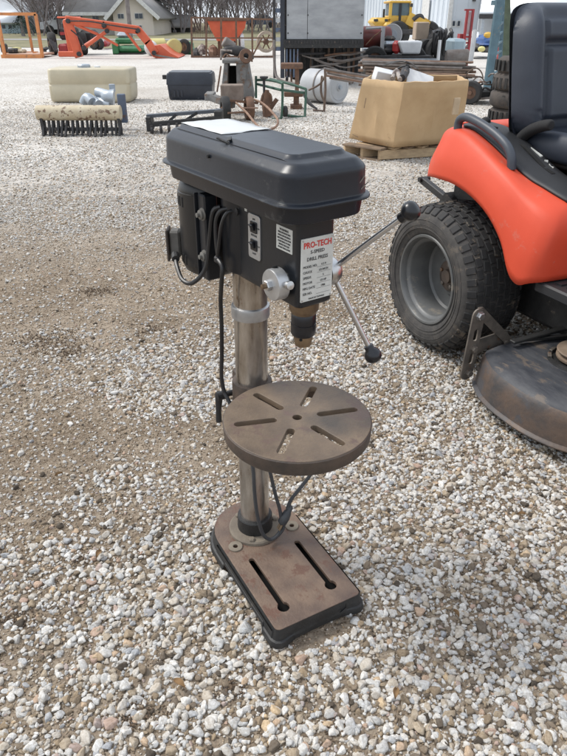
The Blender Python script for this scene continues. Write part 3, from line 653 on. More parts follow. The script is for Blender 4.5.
mat('deck_steel', (.060,.062,.068), (.026,.029,.036), rough=.62, scale=11, bump=.2, bscale=60, spots=(.105,.085,.07), sscale=9, sthr=.55, stretch=(1,2.6,1))
mat('deck_rust', (.120,.078,.054), (.045,.042,.042), rough=.55, scale=10, bump=.3, bscale=80, spots=(.06,.058,.062), sscale=7, sthr=.5)
mat('bracket_steel', (.17,.145,.12), (.09,.08,.07), rough=.55, metal=.3, scale=22, bump=.2, spots=(.17,.09,.05), sscale=25, sthr=.6)
mat('rusty_disc', (.26,.20,.145), (.17,.12,.085), rough=.65, scale=14, bump=.2)
tractor = thing('lawn_tractor', 'red lawn tractor with black seat, wide turf tyre and dusty mower deck', 'lawn tractor', (.565, 2.395, 0), R(-66))
def tb(mb, name, m, parent=tractor, **k): return mb.build(name, m, parent, world=False, **k)
def tyre(cx, q0, side, rad=.29, w=.25, rr=.172, name='rear_wheel'):
    # side +1: outer face at q0 looking towards -q
    e = Vector((0, side, 0)); k = rad/.29; C = Vector((cx, q0, rad))
    wheel = bpy.data.objects.new(name, None); COL.objects.link(wheel); wheel.parent = tractor; wheel.location = C
    def q(mb, nm, m, **kk): return mb.build(nm, m, wheel, world=False, **kk)
    crown = lambda h: (.283-.017*abs((h-w/2)/(w/2))**2.6)*k
    half = [(rr,.016),(rr+.006,.005),(rr+.016,-.001),(rr+.038,-.009),(.236*k,-.008),(.252*k,.000),(.262*k,.010),(crown(.022),.022),(crown(.05),.05),(crown(.09),.09),(crown(w/2),w/2)]
    prof = half+[(r, w-h) for r, h in half[-2::-1]]
    mb = MB(); mb.lathe(prof, 72, (0,0,0), axis=e, closed=True)
    for rx in (.2,.212,.232): mb.lathe([(rx*k-.0016,-.0065),(rx*k,-.0105),(rx*k+.0016,-.0065)],72,(0,0,0),axis=e,caps=False)
    q(mb, 'tyre', M_['tyre_rubber'], smooth=50)
    mb = MB(); ncol = 9; nrow = 40
    for c in range(ncol):
        for i in range(nrow):
            a = 2*math.pi*(i+(.5 if c % 2 else 0)-.012*(c-4)**2)/nrow; h = .014+(w-.028)*c/(ncol-1)
            rot = Matrix.Rotation(-a, 3, 'Y'); r0 = crown(h)
            if c in (0, ncol-1):
                sgn = -1 if c == 0 else 1; M = rot @ Matrix.Rotation(.72*sgn*side, 3, 'Z'); p = rot @ Vector((r0-.006*k, 0, 0)); mb.box((p.x, side*(h+.001*sgn), p.z), (.010*k, .036, .0265*k), rot=M, ch=.0025)
            else:
                tl = (h-w/2)/(w/2); M = rot @ Matrix.Rotation(.30*tl*abs(tl)*side, 3, 'Z') @ Matrix.Rotation(.10*(1 if c % 2 else -1), 3, 'X')
                p = rot @ Vector((r0+.0008, 0, 0)); mb.box((p.x, side*h, p.z), (.0065, (w-.028)/(ncol-1)*.84, .0365*k), rot=M, ch=.002)
    q(mb, 'tread', M_['tread_rubber'], smooth=30)
    mb = MB(); mb.lathe([(rr+.004,.012),(rr+.006,.002),(rr+.003,-.002),(rr-.004,-.001),(rr-.009,.006),(rr-.012,.022),(rr-.022,.027),(rr-.026,.034),(rr-.030,.120),(rr-.038,.128),(.085,.132),(.078,.124),(.0001,.124)], 64, (0,0,0), axis=e, caps=False)
    q(mb, 'rim', M_['rim_grey'], smooth=35)
    mb = MB(); mb.lathe([(.062,.123),(.062,.116),(.056,.112),(.028,.112),(.026,.098),(.0001,.097)],32,(0,0,0),axis=e)
    hub = q(mb, 'hub', M_['rim_iron'], smooth=40)
    for j in range(5):
        a = j*2*math.pi/5+.3; mb = MB(); mb.lathe([(.0085,.117),(.0085,.105),(.006,.103),(.0001,.103)],6,(.045*math.cos(a),0,.045*math.sin(a)),axis=e); mb.build('wheel_bolt', M_['bracket_steel'], hub, world=False)
    return wheel
tyre(-.025, 0, 1, .294); tyre(-.025, 1.04, -1, .294)
tyre(1.32, .06, 1, .20, .16, .105, 'front_wheel'); tyre(1.32, .98, -1, .20, .16, .105, 'front_wheel')
# ---- fender shell, one per side
A = [(-.33,.52,.60),(-.325,.27,.607),(-.285,.16,.628),(-.20,.10,.65),(-.10,.07,.663),(.005,.062,.664),(.112,.06,.643),(.210,.06,.60),(.291,.06,.532),(.336,.06,.46),(.368,.06,.425),(.405,.062,.415),(.440,.075,.432),(.468,.13,.44),(.475,.34,.44)]
B = [(-.32,.52,.77),(-.312,.29,.765),(-.275,.195,.755),(-.205,.135,.770),(-.13,.098,.795),(-.03,.090,.806),(.07,.088,.784),(.165,.087,.75),(.245,.087,.715),(.305,.087,.682),(.352,.087,.657),(.405,.090,.635),(.450,.105,.615),(.470,.145,.60),(.475,.34,.60)]
C_ = [(-.26,.52,.82),(-.26,.34,.82),(-.23,.245,.82),(-.19,.185,.829),(-.12,.162,.836),(-.04,.156,.834),(.06,.156,.802),(.145,.16,.764),(.215,.165,.733),(.27,.17,.713),(.315,.175,.702),(.365,.178,.690),(.41,.185,.678),(.432,.205,.668),(.437,.34,.665)]
D = [(-.20,.52,.835),(-.20,.42,.835),(-.19,.34,.836),(-.15,.31,.838),(-.10,.30,.838),(-.03,.30,.832),(.06,.30,.805),(.145,.30,.772),(.215,.30,.744),(.27,.30,.724),(.315,.30,.713),(.355,.305,.70),(.385,.31,.69),(.40,.315,.683),(.405,.34,.68)]
def fender_mesh():
    rows = []
    for a, b, c, d in zip(A, B, C_, D):
        a, b, c, d = map(Vector, (a, b, c, d)); inn = Vector((a.x, max(a.y+.02, .0), a.z)) if False else None
        m1 = a.lerp(b, .5); out = Vector((0,-.012,0)) if b.y < .3 else Vector((-.008,0,0)); m1 += out
        bc = b.lerp(c, .5)+Vector((0,-.010,.012))
        rows.append([a, m1, b, bc, c, c.lerp(d, .5)+Vector((0,0,.003)), d])
    rows2 = list(zip(*rows)); dense = [curve(list(r), 3) for r in rows2]; cols = list(zip(*dense)); return [curve(list(cn), 3) for cn in cols]
fr = fender_mesh()
for sgn, rest in ((1, 0), (-1, 0)):
    mb = MB(); rr_ = [[Vector((v.x, v.y if sgn > 0 else 1.04-v.y, v.z)) for v in r] for r in fr]
    mb.loft(rr_, caps=False, closed=False); f = tb(mb, 'fender', M_['tractor_red'], smooth=80)
    so = f.modifiers.new('s', 'SOLIDIFY'); so.thickness = .005; so.offset = 0
    # black console strip over the inner half of the fender top
    mb = MB(); strip = []
    for r in rr_[9:40]:
        k0, k1 = 12, len(r)-1; pts = [r[k]+Vector((0,0,.007)) for k in range(k0, k1+1)]; strip.append(pts)
    nS = len(strip)
    for i, pts in enumerate(strip):                    # round the ends of the strip
        t = i/(nS-1); k = max(0, 1-(t/.12)**.5)*.6 if t < .12 else (max(0, 1-((1-t)/.06)**.5)*.2 if t > .94 else 0)
        c = pts[-1].copy()
        for j in range(len(pts)): pts[j] = pts[j].lerp(c, k*.9)
    mb.loft(strip, caps=False, closed=False); cs = tb(mb, 'console', M_['black_plastic'], smooth=80)
    so = cs.modifiers.new('s', 'SOLIDIFY'); so.thickness = .008; so.offset = 0
    mb = MB(); Y_ = (lambda y: y if sgn > 0 else 1.04-y)
    mb.tube([(-.112,Y_(.14),.815),(-.114,Y_(.14),.855),(-.098,Y_(.14),.874),(-.06,Y_(.14),.880),(.02,Y_(.14),.866),(.10,Y_(.14),.843),(.16,Y_(.14),.815),(.188,Y_(.14),.783),(.198,Y_(.14),.745)],.0155,14,smooth=4)
    tb(mb, 'grab_handle', M_['grip_plastic'], smooth=60)
mb = MB(); mb.tube([(.02,.29,.75),(.030,.295,.785),(.052,.30,.82),(.09,.30,.848),(.14,.30,.868),(.175,.30,.876),(.182,.30,.877)],[.019,.020,.020,.020,.0195,.018,.010],16,smooth=4); tb(mb,'lift_lever',M_['foam_grip'],smooth=60)
mb = MB(); mb.tube([(-.085,.25,.81),(-.118,.27,.84)],.0045,8); mb.ball((-.126,.275,.850),.0185,16,sc=(1.15,1,1)); tb(mb,'choke_knob',M_['foam_grip'])
mb = MB(); mb.prism(slot((-.10,.205),(-.03,.235),.03,6),.8425,.8475); tb(mb,'lever_gate',M_['dark_hole'])
# height slot with its printed marks
def on_top(s, q):                                      # height of the console surface
    best = min((v for r in fr for v in r[10:]), key=lambda v: (v.x-s)**2+(v.y-q)**2); return best.z+.0118
mb = MB(); pr = [(.08,.262),(.13,.258),(.18,.256),(.23,.256),(.27,.260)]
rs = [[Vector((s, q-.008, on_top(s,q)+.001)), Vector((s, q+.008, on_top(s,q)+.001)), Vector((s, q+.008, on_top(s,q)-.004)), Vector((s, q-.008, on_top(s,q)-.004))] for s, q in pr]; mb.loft(rs); tb(mb,'lever_slot',M_['dark_hole'])
mb = MB()
def mark(poly):
    mb.add([(s, q, on_top(s,q)+.0022) for s, q in poly]+[(s, q, on_top(s,q)-.002) for s, q in poly], [tuple(range(len(poly)))[::-1], tuple(range(len(poly), 2*len(poly)))]+[(i,(i+1)%len(poly),(i+1)%len(poly)+len(poly),i+len(poly)) for i in range(len(poly))])
mark([(.12,.284),(.175,.283),(.175,.292)])
for s0 in (.195,): mark([(s0,.283),(s0+.003,.282),(s0+.012,.289),(s0+.009,.291)]); mark([(s0+.010,.282),(s0+.013,.282),(s0+.013,.291),(s0+.010,.291)])
mark([(.218,.284),(.224,.281),(.230,.285),(.225,.290)]); mark([(.228,.284),(.240,.284),(.240,.287),(.228,.287)])
tb(mb,'printed_marks',M_['label_white'])
# ---- rear deck between the fenders, chassis, seat pan
mb = MB(); mb.loft([[Vector((x,y,z)) for y in np.linspace(.30,.74,9)] for x,z in ((-.345,.60),(-.35,.72),(-.342,.79),(-.30,.826),(-.22,.84),(-.14,.842),(-.08,.83))], caps=False, closed=False); rd = tb(mb,'rear_deck',M_['tractor_red'],smooth=70); so = rd.modifiers.new('s','SOLIDIFY'); so.thickness = .005; so.offset = -1
mb = MB(); mb.span((-.30,.30,.18),(1.45,.74,.50),ch=.02); mb.span((-.12,.34,.5),(.45,.70,.70),ch=.01); mb.span((-.30,.29,.24),(-.05,.75,.60),ch=.02); mb.cyl((0,.13,.29),(0,.91,.29),.03,16)
tb(mb,'chassis',M_['black_iron'])
mb = MB(); mb.bar((-.52,.30,.556),(-.31,.30,.505),.028,.03,ch=.003); mb.cyl((-.515,.275,.56),(-.515,.33,.56),.011,10); mb.prism([(-.36,.47),(-.24,.47),(-.24,.53),(-.30,.55)],.26,.31,M=Matrix(((1,0,0,0),(0,0,1,0),(0,1,0,0),(0,0,0,1)))); tb(mb,'hitch_bracket',M_['black_iron'])
mb = MB(); mb.bar((-.52,.74,.556),(-.31,.74,.505),.028,.03,ch=.003); tb(mb,'hitch_bracket',M_['black_iron'])
mb = MB(); mb.ball((-.232,.158,.712),.022,12,sc=(.7,.7,1.5)); tb(mb,'tail_lamp',mat('lamp_red',(.16,.012,.012),rough=.2))
# ---- seat
mb = MB(); nu, nv = 56, 48; q0, q1, z0, z1 = .262, .778, .80, 1.243
def seat_front(u, v):                                  # u, v in -1..1
    au = abs(u); edge = max(0., 1-((abs(u)**7+abs(v)**6)))**.45
    d = .070*edge
    bol = math.exp(-((au-.80)/.17)**2); d += .042*bol*edge
    d -= .020*(1/(1+math.exp((au-.60)/.035)))*(1/(1+math.exp((v-.90)/.04)))
    # panel borders
    inpan = lambda x0,x1,y0,y1,w: min(1,max(0,(x1-u)/w))*min(1,max(0,(u-x0)/w))*min(1,max(0,(y1-v)/w))*min(1,max(0,(v-y0)/w))
    d += .022*inpan(-.55,.55,.47,.78,.035)+.028*inpan(-.52,.52,-.66,.40,.035)
    if v < -.45 and au > .45:
        for c in (-.56,-.66,-.76): d -= .012*math.exp(-((v-c-.28*(au-.7))/.022)**2)*math.exp(-((au-.72)/.14)**2)
    return d*1.0
rows = []
for j in range(nv+1):
    v = -1+2*j/nv; row = []
    for i in range(nu+1):
        u = -1+2*i/nu
        vv = math.copysign(1-(1-abs(v))**1.25, v); uu = math.copysign(1-(1-abs(u))**1.25, u)
        k = (1-.085*max(0, abs(vv))**8)*(1-.03*max(0,vv)); kk = 1-.11*abs(uu)**7
        z = (z0+z1)/2+(z1-z0)/2*vv*kk; q = (q0+q1)/2+(q1-q0)/2*uu*k
        lean = -.10*((z-z0)/(z1-z0)); curve_ = .05*(uu**2)
        row.append(Vector((.0+lean+seat_front(uu,vv)+.04*(min(1,abs(q-.52)/.258)**2), q, z)))
    rows.append(row)
mb.loft(rows, caps=False, closed=False)
back = [[Vector((v.x*0-.10*((v.z-z0)/(z1-z0))+.04*(min(1,abs(v.y-.52)/.258)**2)-.035*max(0,1-((v.y-.52)/.262)**8)**.5*max(0,1-((v.z-1.0215)/.2225)**8)**.5, v.y, v.z)) for v in r] for r in rows]
mb.loft(back, caps=False, closed=False)
per = [rows[0][i] for i in range(nu+1)]
tb(mb,'seat_back',M_['seat_vinyl'],smooth=80)
sh_ = bpy.data.objects[-1] if False else None
mb = MB()
def sring(dz, d, b): 
    pts = [(p[0], p[1]) for p in rrect(-.01+d, .315+d, .46-d, .725-d, .09, 8)]; return [Vector((x, y, dz+b*(((y-.52)/.26)**2)*.02+.02*max(0,(x-.1)))) for x, y in pts]
mb.loft([sring(.748,.04,0),sring(.752,.012,0),sring(.765,0,0),sring(.800,-.002,.3),sring(.822,.006,1),sring(.836,.022,1),sring(.840,.045,1),sring(.834,.065,1),sring(.824,.085,.6),sring(.824,.14,0)]); tb(mb,'seat_cushion',M_['seat_vinyl'],smooth=70)
mb = MB(); mb.box((.2,.52,.742),(.38,.34,.02),ch=.006)
for q in (.36,.68):
    pts = [(.02+.036*i/1, q, .665+(.03 if i % 2 else 0)) for i in range(9)]
    mb.tube([(.06+.018*math.cos(t), q+.018*math.sin(t), .665+.0045*t/1.6) for t in np.linspace(0,2*math.pi*5,60)],.004,5)
mb.box((.2,.33,.690),(.42,.012,.035),ch=.003); tb(mb,'seat_bracket',M_['black_iron'])
# ---- footrest, hood, steering wheel (towards the front of the tractor)
mb = MB(); mb.span((.430,.105,.396),(1.05,.40,.434),ch=.006)
for i in range(13): mb.span((.49+i*.042,.14,.434),(.51+i*.042,.38,.440))
tb(mb,'footrest',M_['black_plastic'])
mb = MB(); mb.span((.430,.64,.396),(1.05,.935,.434),ch=.006); tb(mb,'footrest',M_['black_plastic'])
mb = MB(); rg = []
for x, w, zt in ((.82,.22,.70),(.86,.26,.84),(1.0,.255,.86),(1.3,.235,.84),(1.55,.20,.79),(1.66,.16,.70),(1.69,.13,.55)):
    rg.append([Vector((x, .52+p[0], p[1])) for p in rrect(-w,.34,w,zt,.07 if zt > .6 else .05,5)])
mb.loft(rg); tb(mb,'hood',M_['tractor_red'],smooth=50)
mb = MB(); mb.cyl((.86,.52,.80),(.72,.52,.93),.022,14); tb(mb,'steering_column',M_['black_plastic'])
mb = MB(); ax = Vector((-.73,0,.68)).normalized(); c0 = Vector((.71,.52,.94)); e1 = Vector((0,1,0)); e2 = ax.cross(e1)
mb.tube([c0+(e1*math.cos(t)+e2*math.sin(t))*.18 for t in np.linspace(0,2*math.pi,33)[:-1]],.013,10,closed=True)
for a in (.5,2.6,4.7): mb.cyl(c0, c0+(e1*math.cos(a)+e2*math.sin(a))*.175,.012,8)
tb(mb,'steering_wheel',M_['black_plastic'])
# ---- mower deck
half = [(.345,.52),(.338,.30),(.335,.14),(.345,.03),(.375,-.035),(.462,-.083),(.52,-.100),(.584,-.108),(.69,-.106),(.777,-.086),(.837,-.055),(.90,.0),(.97,.12),(1.02,.28),(1.07,.40),(1.10,.52)]
pts = half+[(a, 1.04-b) for a, b in half[-2:0:-1]]
out = curve([(a,b,0) for a,b in pts], 4, closed=True); nO = len(out)
nrm = []
for i in range(nO):
    t = (out[(i+1)%nO]-out[i-1]).normalized(); nrm.append(Vector((t.y,-t.x,0)))
cen = Vector((.7,.52,0))
if (out[0]-cen).dot(nrm[0]) < 0: nrm = [-v for v in nrm]
def dring(off, z): return [Vector((p.x-n.x*off, p.y-n.y*off, z)) for p, n in zip(out, nrm)]
mb = MB(); mb.mi = 1
mb.loft([dring(.012,.052),dring(-.006,.050),dring(-.008,.055),dring(-.004,.060),dring(.003,.064),dring(.005,.09),dring(.009,.125),dring(.013,.150),dring(.022,.168)], caps=False); mb.mi = 0
mb.loft([dring(.022,.168),dring(.036,.179),dring(.055,.185),dring(.08,.189),dring(.10,.191)], caps=False)
top = dring(.10,.191); cI = len(mb.v); mb.v += top+[Vector((.7,.52,.195))]; mb.f += [(cI+i, cI+(i+1)%nO, cI+nO) for i in range(nO)]; mb.m += [0]*nO
deck = tb(mb,'mower_deck',[M_['deck_steel'],M_['deck_rust']],smooth=50, weld=True)
for c in ((.60,.20),(.60,.84)):
    mb = MB(); mb.lathe([(.105,.188),(.103,.197),(.092,.199),(.088,.194),(.0001,.194)],40,(*c,0)); mb.build('spindle_ring',M_['black_iron'],deck,world=False,smooth=40)
    mb = MB(); mb.lathe([(.055,.20),(.076,.201),(.079,.206),(.079,.212),(.060,.216),(.060,.221),(.078,.225),(.080,.229),(.078,.233),(.03,.235),(.026,.243),(.0001,.244)],40,(*c,0)); mb.build('pulley',M_['rusty_disc'],deck,world=False,smooth=40)
for j in range(5): a = 2.0+j*.5; mb = MB(); mb.box((.60+.097*math.cos(a),.20+.097*math.sin(a),.202),(.012,.03,.006),rot=(0,0,a),ch=.001); mb.build('deck_clip',M_['bracket_steel'],deck,world=False)
def fplate(poly, s0, s1): # polygon in (q, z), thickness along s
    m_ = MB(); n = len(poly); m_.add([(s0,a,b) for a,b in poly]+[(s1,a,b) for a,b in poly],[tuple(range(n)),tuple(range(n,2*n))]+[(i,(i+1)%n,(i+1)%n+n,i+n) for i in range(n)]); return m_
mb = MB(); Mq = Matrix(((0,0,1,0),(1,0,0,0),(0,1,0,0),(0,0,0,1)))
st_ = len(mb.v); mb.plate(slot((-.062,.315),(-.076,.095),.052,7),[slot((-.0635,.255),(-.0645,.228),.017,5),slot((-.067,.165),(-.069,.14),.017,5)],.372,.379)
mb.xf(Mq); tb(mb,'hanger_bar',M_['bracket_steel'],bevel=.0012)
tb(fplate([(-.058,.338),(-.038,.336),(.122,.186),(.130,.160),(.104,.160),(-.050,.300)],.360,.366),'hanger_arm',M_['bracket_steel'])
tb(fplate([(-.060,.205),(.09,.222),(.118,.180),(.115,.155),(.02,.165),(-.02,.15),(-.055,.10),(-.062,.10)],.350,.356),'hanger_plate',M_['bracket_steel'])
for q, z, r in ((-.0605,.315,.014),(-.0655,.192,.012),(-.0715,.098,.013),(.092,.178,.010),(-.03,.11,.011)):
    mb = MB(); mb.lathe([(r*1.25,.379),(r*1.25,.382),(r,.382),(r,.392),(r*.8,.394),(.0001,.394)] if q < 0 else [(r,.366),(r,.373),(.0001,.375)],6 if q < 0 else 12,(0,q,z),axis=(1,0,0)); tb(mb,'hanger_bolt',M_['bracket_steel'] if z < .2 else M_['bright_steel'])
mb = MB(); mb.bar((.425,.06,.212),(.415,.55,.222),.026,.010,ch=.002); mb.bar((.41,.10,.205),(.52,.55,.207),.018,.008); tb(mb,'lift_link',M_['black_iron'])

# ================================================ BACKGROUND YARD
mat('weathered_cream', (.52,.46,.33), (.44,.39,.28), rough=.45, scale=3, bump=.1, bscale=30, spots=(.36,.31,.22), sscale=6, sthr=.64)
mat('rusted_cream', (.55,.49,.36), (.42,.34,.22), rough=.6, scale=7, bump=.2, spots=(.15,.085,.05), sscale=14, sthr=.53)
mat('galvanised', (.42,.46,.50), (.30,.34,.38), rough=.4, metal=.4, scale=10)
mat('blue_grey_paint', (.10,.135,.20), (.07,.09,.13), rough=.5, scale=4, spots=(.14,.085,.06), sscale=5, sthr=.55)
mat('rust_brown', (.19,.10,.06), (.10,.060,.042), rough=.8, scale=12, bump=.3)
mat('rust_light', (.30,.19,.13), (.18,.11,.08), rough=.8, scale=9, bump=.2)
mat('toolbox_black', (.030,.036,.050), (.020,.024,.034), rough=.42, scale=5, spots=(.07,.075,.085), sscale=9, sthr=.62)
mat('toolbox_lid', (.10,.11,.125), (.06,.07,.085), rough=.45, scale=5)
mat('loader_orange', (.66,.125,.05), (.54,.095,.04), rough=.45, scale=3, spots=(.55,.16,.09), sscale=6, sthr=.64)
mat('rack_orange', (.62,.25,.085), (.48,.19,.07), rough=.6, scale=4, spots=(.30,.15,.08), sscale=5, sthr=.58)
mat('machine_green', (.04,.21,.085), (.03,.14,.06), rough=.5, scale=5, spots=(.08,.15,.10), sscale=8)
mat('frame_green', (.045,.11,.075), (.03,.07,.05), rough=.6, scale=12, spots=(.15,.11,.08), sscale=18, sthr=.6)
mat('light_grey_paint', (.43,.44,.45), (.34,.35,.36), rough=.5, scale=3, spots=(.36,.34,.31), sscale=7, sthr=.66)
mat('aluminium_panel', (.40,.41,.42), (.29,.30,.31), rough=.55, metal=.25, scale=2.5, bump=.08, bscale=12, spots=(.30,.29,.28), sscale=5, sthr=.66, stretch=(1,1,2.5))
mat('cardboard', (.53,.375,.215), (.455,.31,.17), rough=.85, scale=4, bump=.6, bscale=6, spots=(.36,.24,.13), sscale=5, sthr=.64)
mat('pallet_wood', (.50,.37,.225), (.36,.26,.16), rough=.85, scale=6, stretch=(1,6,6), bump=.2)
mat('pallet_dark', (.24,.17,.115), (.15,.11,.075), rough=.9, scale=8)
mat('pipe_grey', (.22,.20,.185), (.13,.105,.09), rough=.6, scale=6, metal=.2)
mat('pipe_brown', (.16,.115,.085), (.095,.065,.05), rough=.8, scale=8)
mat('tank_red', (.16,.03,.025), (.08,.025,.022), rough=.45, scale=4)
mat('loader_yellow', (.62,.39,.06), (.50,.30,.05), rough=.5, scale=2, spots=(.30,.20,.07), sscale=2, sthr=.66)
mat('cab_glass', (.10,.15,.17), rough=.12, scale=3)
mat('dark_glass', (.055,.07,.09), rough=.12, scale=2)
mat('cooler_red', (.60,.05,.05), rough=.45, scale=3)
mat('plastic_white', (.72,.73,.73), (.60,.61,.62), rough=.5, scale=5)
mat('tarp_black', (.020,.021,.024), (.012,.012,.014), rough=.45, scale=5, bump=.8, bscale=10)
mat('tarp_blue', (.03,.10,.30), (.02,.06,.18), rough=.45, scale=4, bump=.6, bscale=10)
mat('pale_blue_paint', (.36,.46,.50), (.28,.36,.41), rough=.5, scale=3)
mat('frame_red', (.36,.035,.04), (.26,.03,.032), rough=.5, scale=3)
mat('tower_blue', (.10,.18,.22), (.07,.12,.15), rough=.55, scale=6, spots=(.20,.17,.14), sscale=12, sthr=.62)
mat('tower_green', (.11,.14,.09), (.07,.09,.06), rough=.7, scale=8)
mat('metal_siding', (.62,.67,.72), (.56,.61,.66), rough=.5, scale=.5)
mat('shed_siding', (.50,.53,.56), (.42,.45,.48), rough=.5, scale=.5)
mat('roof_metal', (.60,.64,.68), (.52,.56,.60), rough=.35, metal=.2, scale=.6)
mat('barn_blue', (.40,.52,.58), (.34,.44,.50), rough=.6, scale=.6)
mat('house_siding', (.64,.58,.51), (.58,.53,.465), rough=.75, scale=.6)
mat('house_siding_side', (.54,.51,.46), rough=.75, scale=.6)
mat('shingles', (.30,.29,.285), (.24,.235,.23), rough=.9, scale=1.5)
mat('trim_white', (.70,.70,.68), rough=.6)
mat('bark', (.27,.24,.235), (.18,.155,.15), rough=.95, scale=6)
mat('twig', (.31,.27,.27), (.22,.19,.195), rough=.95, scale=2)
mat('needles', (.030,.055,.035), (.018,.035,.022), rough=.9, scale=4)
mat('tyre_dark', (.035,.034,.033), (.02,.02,.02), rough=.85, scale=10)
mat('barrel_yellow', (.60,.55,.22), (.52,.47,.19), rough=.5, scale=3)
mat('junk_dark', (.045,.042,.042), (.022,.022,.024), rough=.7, scale=9, spots=(.16,.12,.09), sscale=12, sthr=.6)
mat('junk_mix', (.34,.30,.27), (.12,.09,.08), rough=.7, scale=9, contrast=(.45,.55))
mat('car_silver', (.55,.57,.60), rough=.3, metal=.3)
K = {}
def lump(mb, x0,y0,x1,y1,Y,d,seed,nu=16,nv=9):
    r = random.Random(seed); a = W(x0,y1,Y); b = W(x1,y0,Y); cx=(a.x+b.x)/2; w=abs(b.x-a.x)/2; h=b.z-a.z; rows=[]
    for j in range(nv+1):
        t = j/nv; row=[]
        for i in range(nu):
            q = 2*math.pi*i/nu; k = (1-t**3.0)**.5*(1+.16*r.uniform(-1,1)); row.append(Vector((cx+w*k*math.cos(q)*(1.0), Y+d/2+d/2*k*math.sin(q), a.z+h*t*(1+.06*r.uniform(-1,1)))))
        rows.append(row)
    return mb.loft(rows)
def bg(name, label, cat, base, group=None, rz=0.): return thing(name, label, cat, (base[0], base[1], 0), rz, group)
def BX(mb, x0, y0, x1, y1, Y, d, ch=0.0, z0=None):     # box whose front face, at distance Y, spans these photo pixels
    a = W(x0, y1, Y); b = W(x1, y0, Y); c = W(x0, (y0+y1)/2, Y).x; e = W(x1, (y0+y1)/2, Y).x
    return mb.span((c, Y, a.z if z0 is None else z0), (e, Y+d, b.z), ch=ch)
def TB(mb, pts, r, n=8, Y=None, **k):                   # tube through photo pixels; each point is (x, y, distance)
    return mb.tube([W(p[0], p[1], p[2] if len(p) > 2 else Y) for p in pts], r, n, **k)

# ---- cream poly tank
Y = 11.1; base = G(88,102); t = bg('storage_tank', 'long cream plastic tank lying behind the spiked roller', 'tank', base)
zt = W(88,69,Y).z; a = W(50,102,Y); b = W(131,102,Y); c = W(46,70,Y); d = W(129,70,Y)
mb = MB(); rg = []
for k, (f, off) in enumerate(((0,.05),(.03,.015),(.12,0),(.5,-.004),(.52,.006),(.56,.006),(.58,-.004),(.94,0),(.985,.012),(1,.045))):
    x0 = a.x+(c.x-a.x)*f+off; x1 = b.x+(d.x-b.x)*f-off; rg.append([Vector((p[0],p[1],zt*f+.005)) for p in rrect(x0,Y+off,x1,Y+.62-off,.07,5)])
mb.loft(rg); mb.build('tank_body', M_['weathered_cream'], t, smooth=50)
mb = MB(); e = W(84,67,Y+.3); mb.lathe([(.10,0),(.10,.035),(.085,.05),(.0001,.05)],20,(e.x,Y+.3,zt)); mb.build('filler_cap', M_['galvanised'], t)
mb = MB(); e = W(97,67,Y+.3); mb.lathe([(.05,0),(.05,.025),(.0001,.03)],14,(e.x,Y+.3,zt)); mb.build('vent_cap', M_['plastic_white'], t)

# ---- spiked roller (aerator)
Y = 7.85; t = bg('spiked_roller', 'rusty cream weight drum on a row of black spikes in front of the cream tank', 'aerator', G(76,136))
z1, z0 = W(76,106,Y).z, W(76,121.5,Y).z; r = (z1-z0)/2; x0, x1 = W(34.5,112,Y).x, W(119,112,Y).x
mb = MB(); mb.lathe([(r*.97,0),(r,.01),(r,(x1-x0)-.01),(r*.97,x1-x0)],32,(x0,Y+r,(z0+z1)/2),axis=(1,0,0)); mb.build('weight_drum', M_['rusted_cream'], t, smooth=40)
zb = W(76,130,Y).z
mb = MB(); mb.bar((x0+.03,Y+.06,zb),(x1,Y+.06,zb),.045,.035); mb.build('spike_shaft', M_['junk_dark'], t)
for i in range(17):
    x = x0+.06+(x1-x0-.07)*i/16; mb = MB(); mb.bar((x,Y+.08,z0+.02),(x+.012*math.sin(i*2.3),Y-.02+.05*math.sin(i),.005),.022,.03)
    mb.bar((x-.012,Y+.14,z0+.01),(x-.02,Y+.16,.01),.015,.02); mb.build('spike', M_['junk_dark'], t)
for x in (x0+.05, x1-.02): mb = MB(); mb.bar((x,Y+.05,z0+.03),(x,Y+.07,zb-.06),.03,.07); mb.build('end_bracket', M_['junk_dark'], t)
# board leaning at its right end
mb = MB(); BX(mb,118,94,126,123,8.1,.05,ch=.008); o = mb.build('metal_plate', M_['blue_grey_paint'], None); tag(o,'rusty edged blue metal plate standing at the right end of the spiked roller','metal plate')
# vent pipes between roller and tank
for k, (lb, pts, r) in enumerate((('bulging galvanised pipe fitting resting on the right end of the spiked roller',[(97,96,8.5),(104,98,8.45),(108,101,8.4),(114,102,8.4)],[.052,.055,.085,.10]),('galvanised pipe elbow at the left of the pipe fittings',[(83,108,8.35),(87,102,8.35),(92,106,8.3)],[.05,.06,.055]),('short galvanised pipe in the middle of the pipe fittings',[(88,101,8.5),(94,106,8.4),(99,109,8.3)],[.05,.065,.055]),('pale galvanised pipe end low beside the roller plate',[(97,104,8.5),(103,107,8.4),(111,109,8.35)],[.05,.06,.05]))):
    pts = [(x,y-4,z) for x,y,z in pts]; mb = MB(); TB(mb, pts, r, 14, smooth=4); o = mb.build('pipe_fitting', M_['galvanised'], None); tag(o, lb, 'pipe fitting')
    so = o.modifiers.new('s','SOLIDIFY'); so.thickness = .006
mb = MB(); BX(mb,109,84,115,92,8.6,.02,ch=.006); BX(mb,111,90,113,104,8.62,.02); o = mb.build('metal_bracket', M_['galvanised'], None); tag(o,'small grey metal bracket standing up from the pipe fittings','bracket')

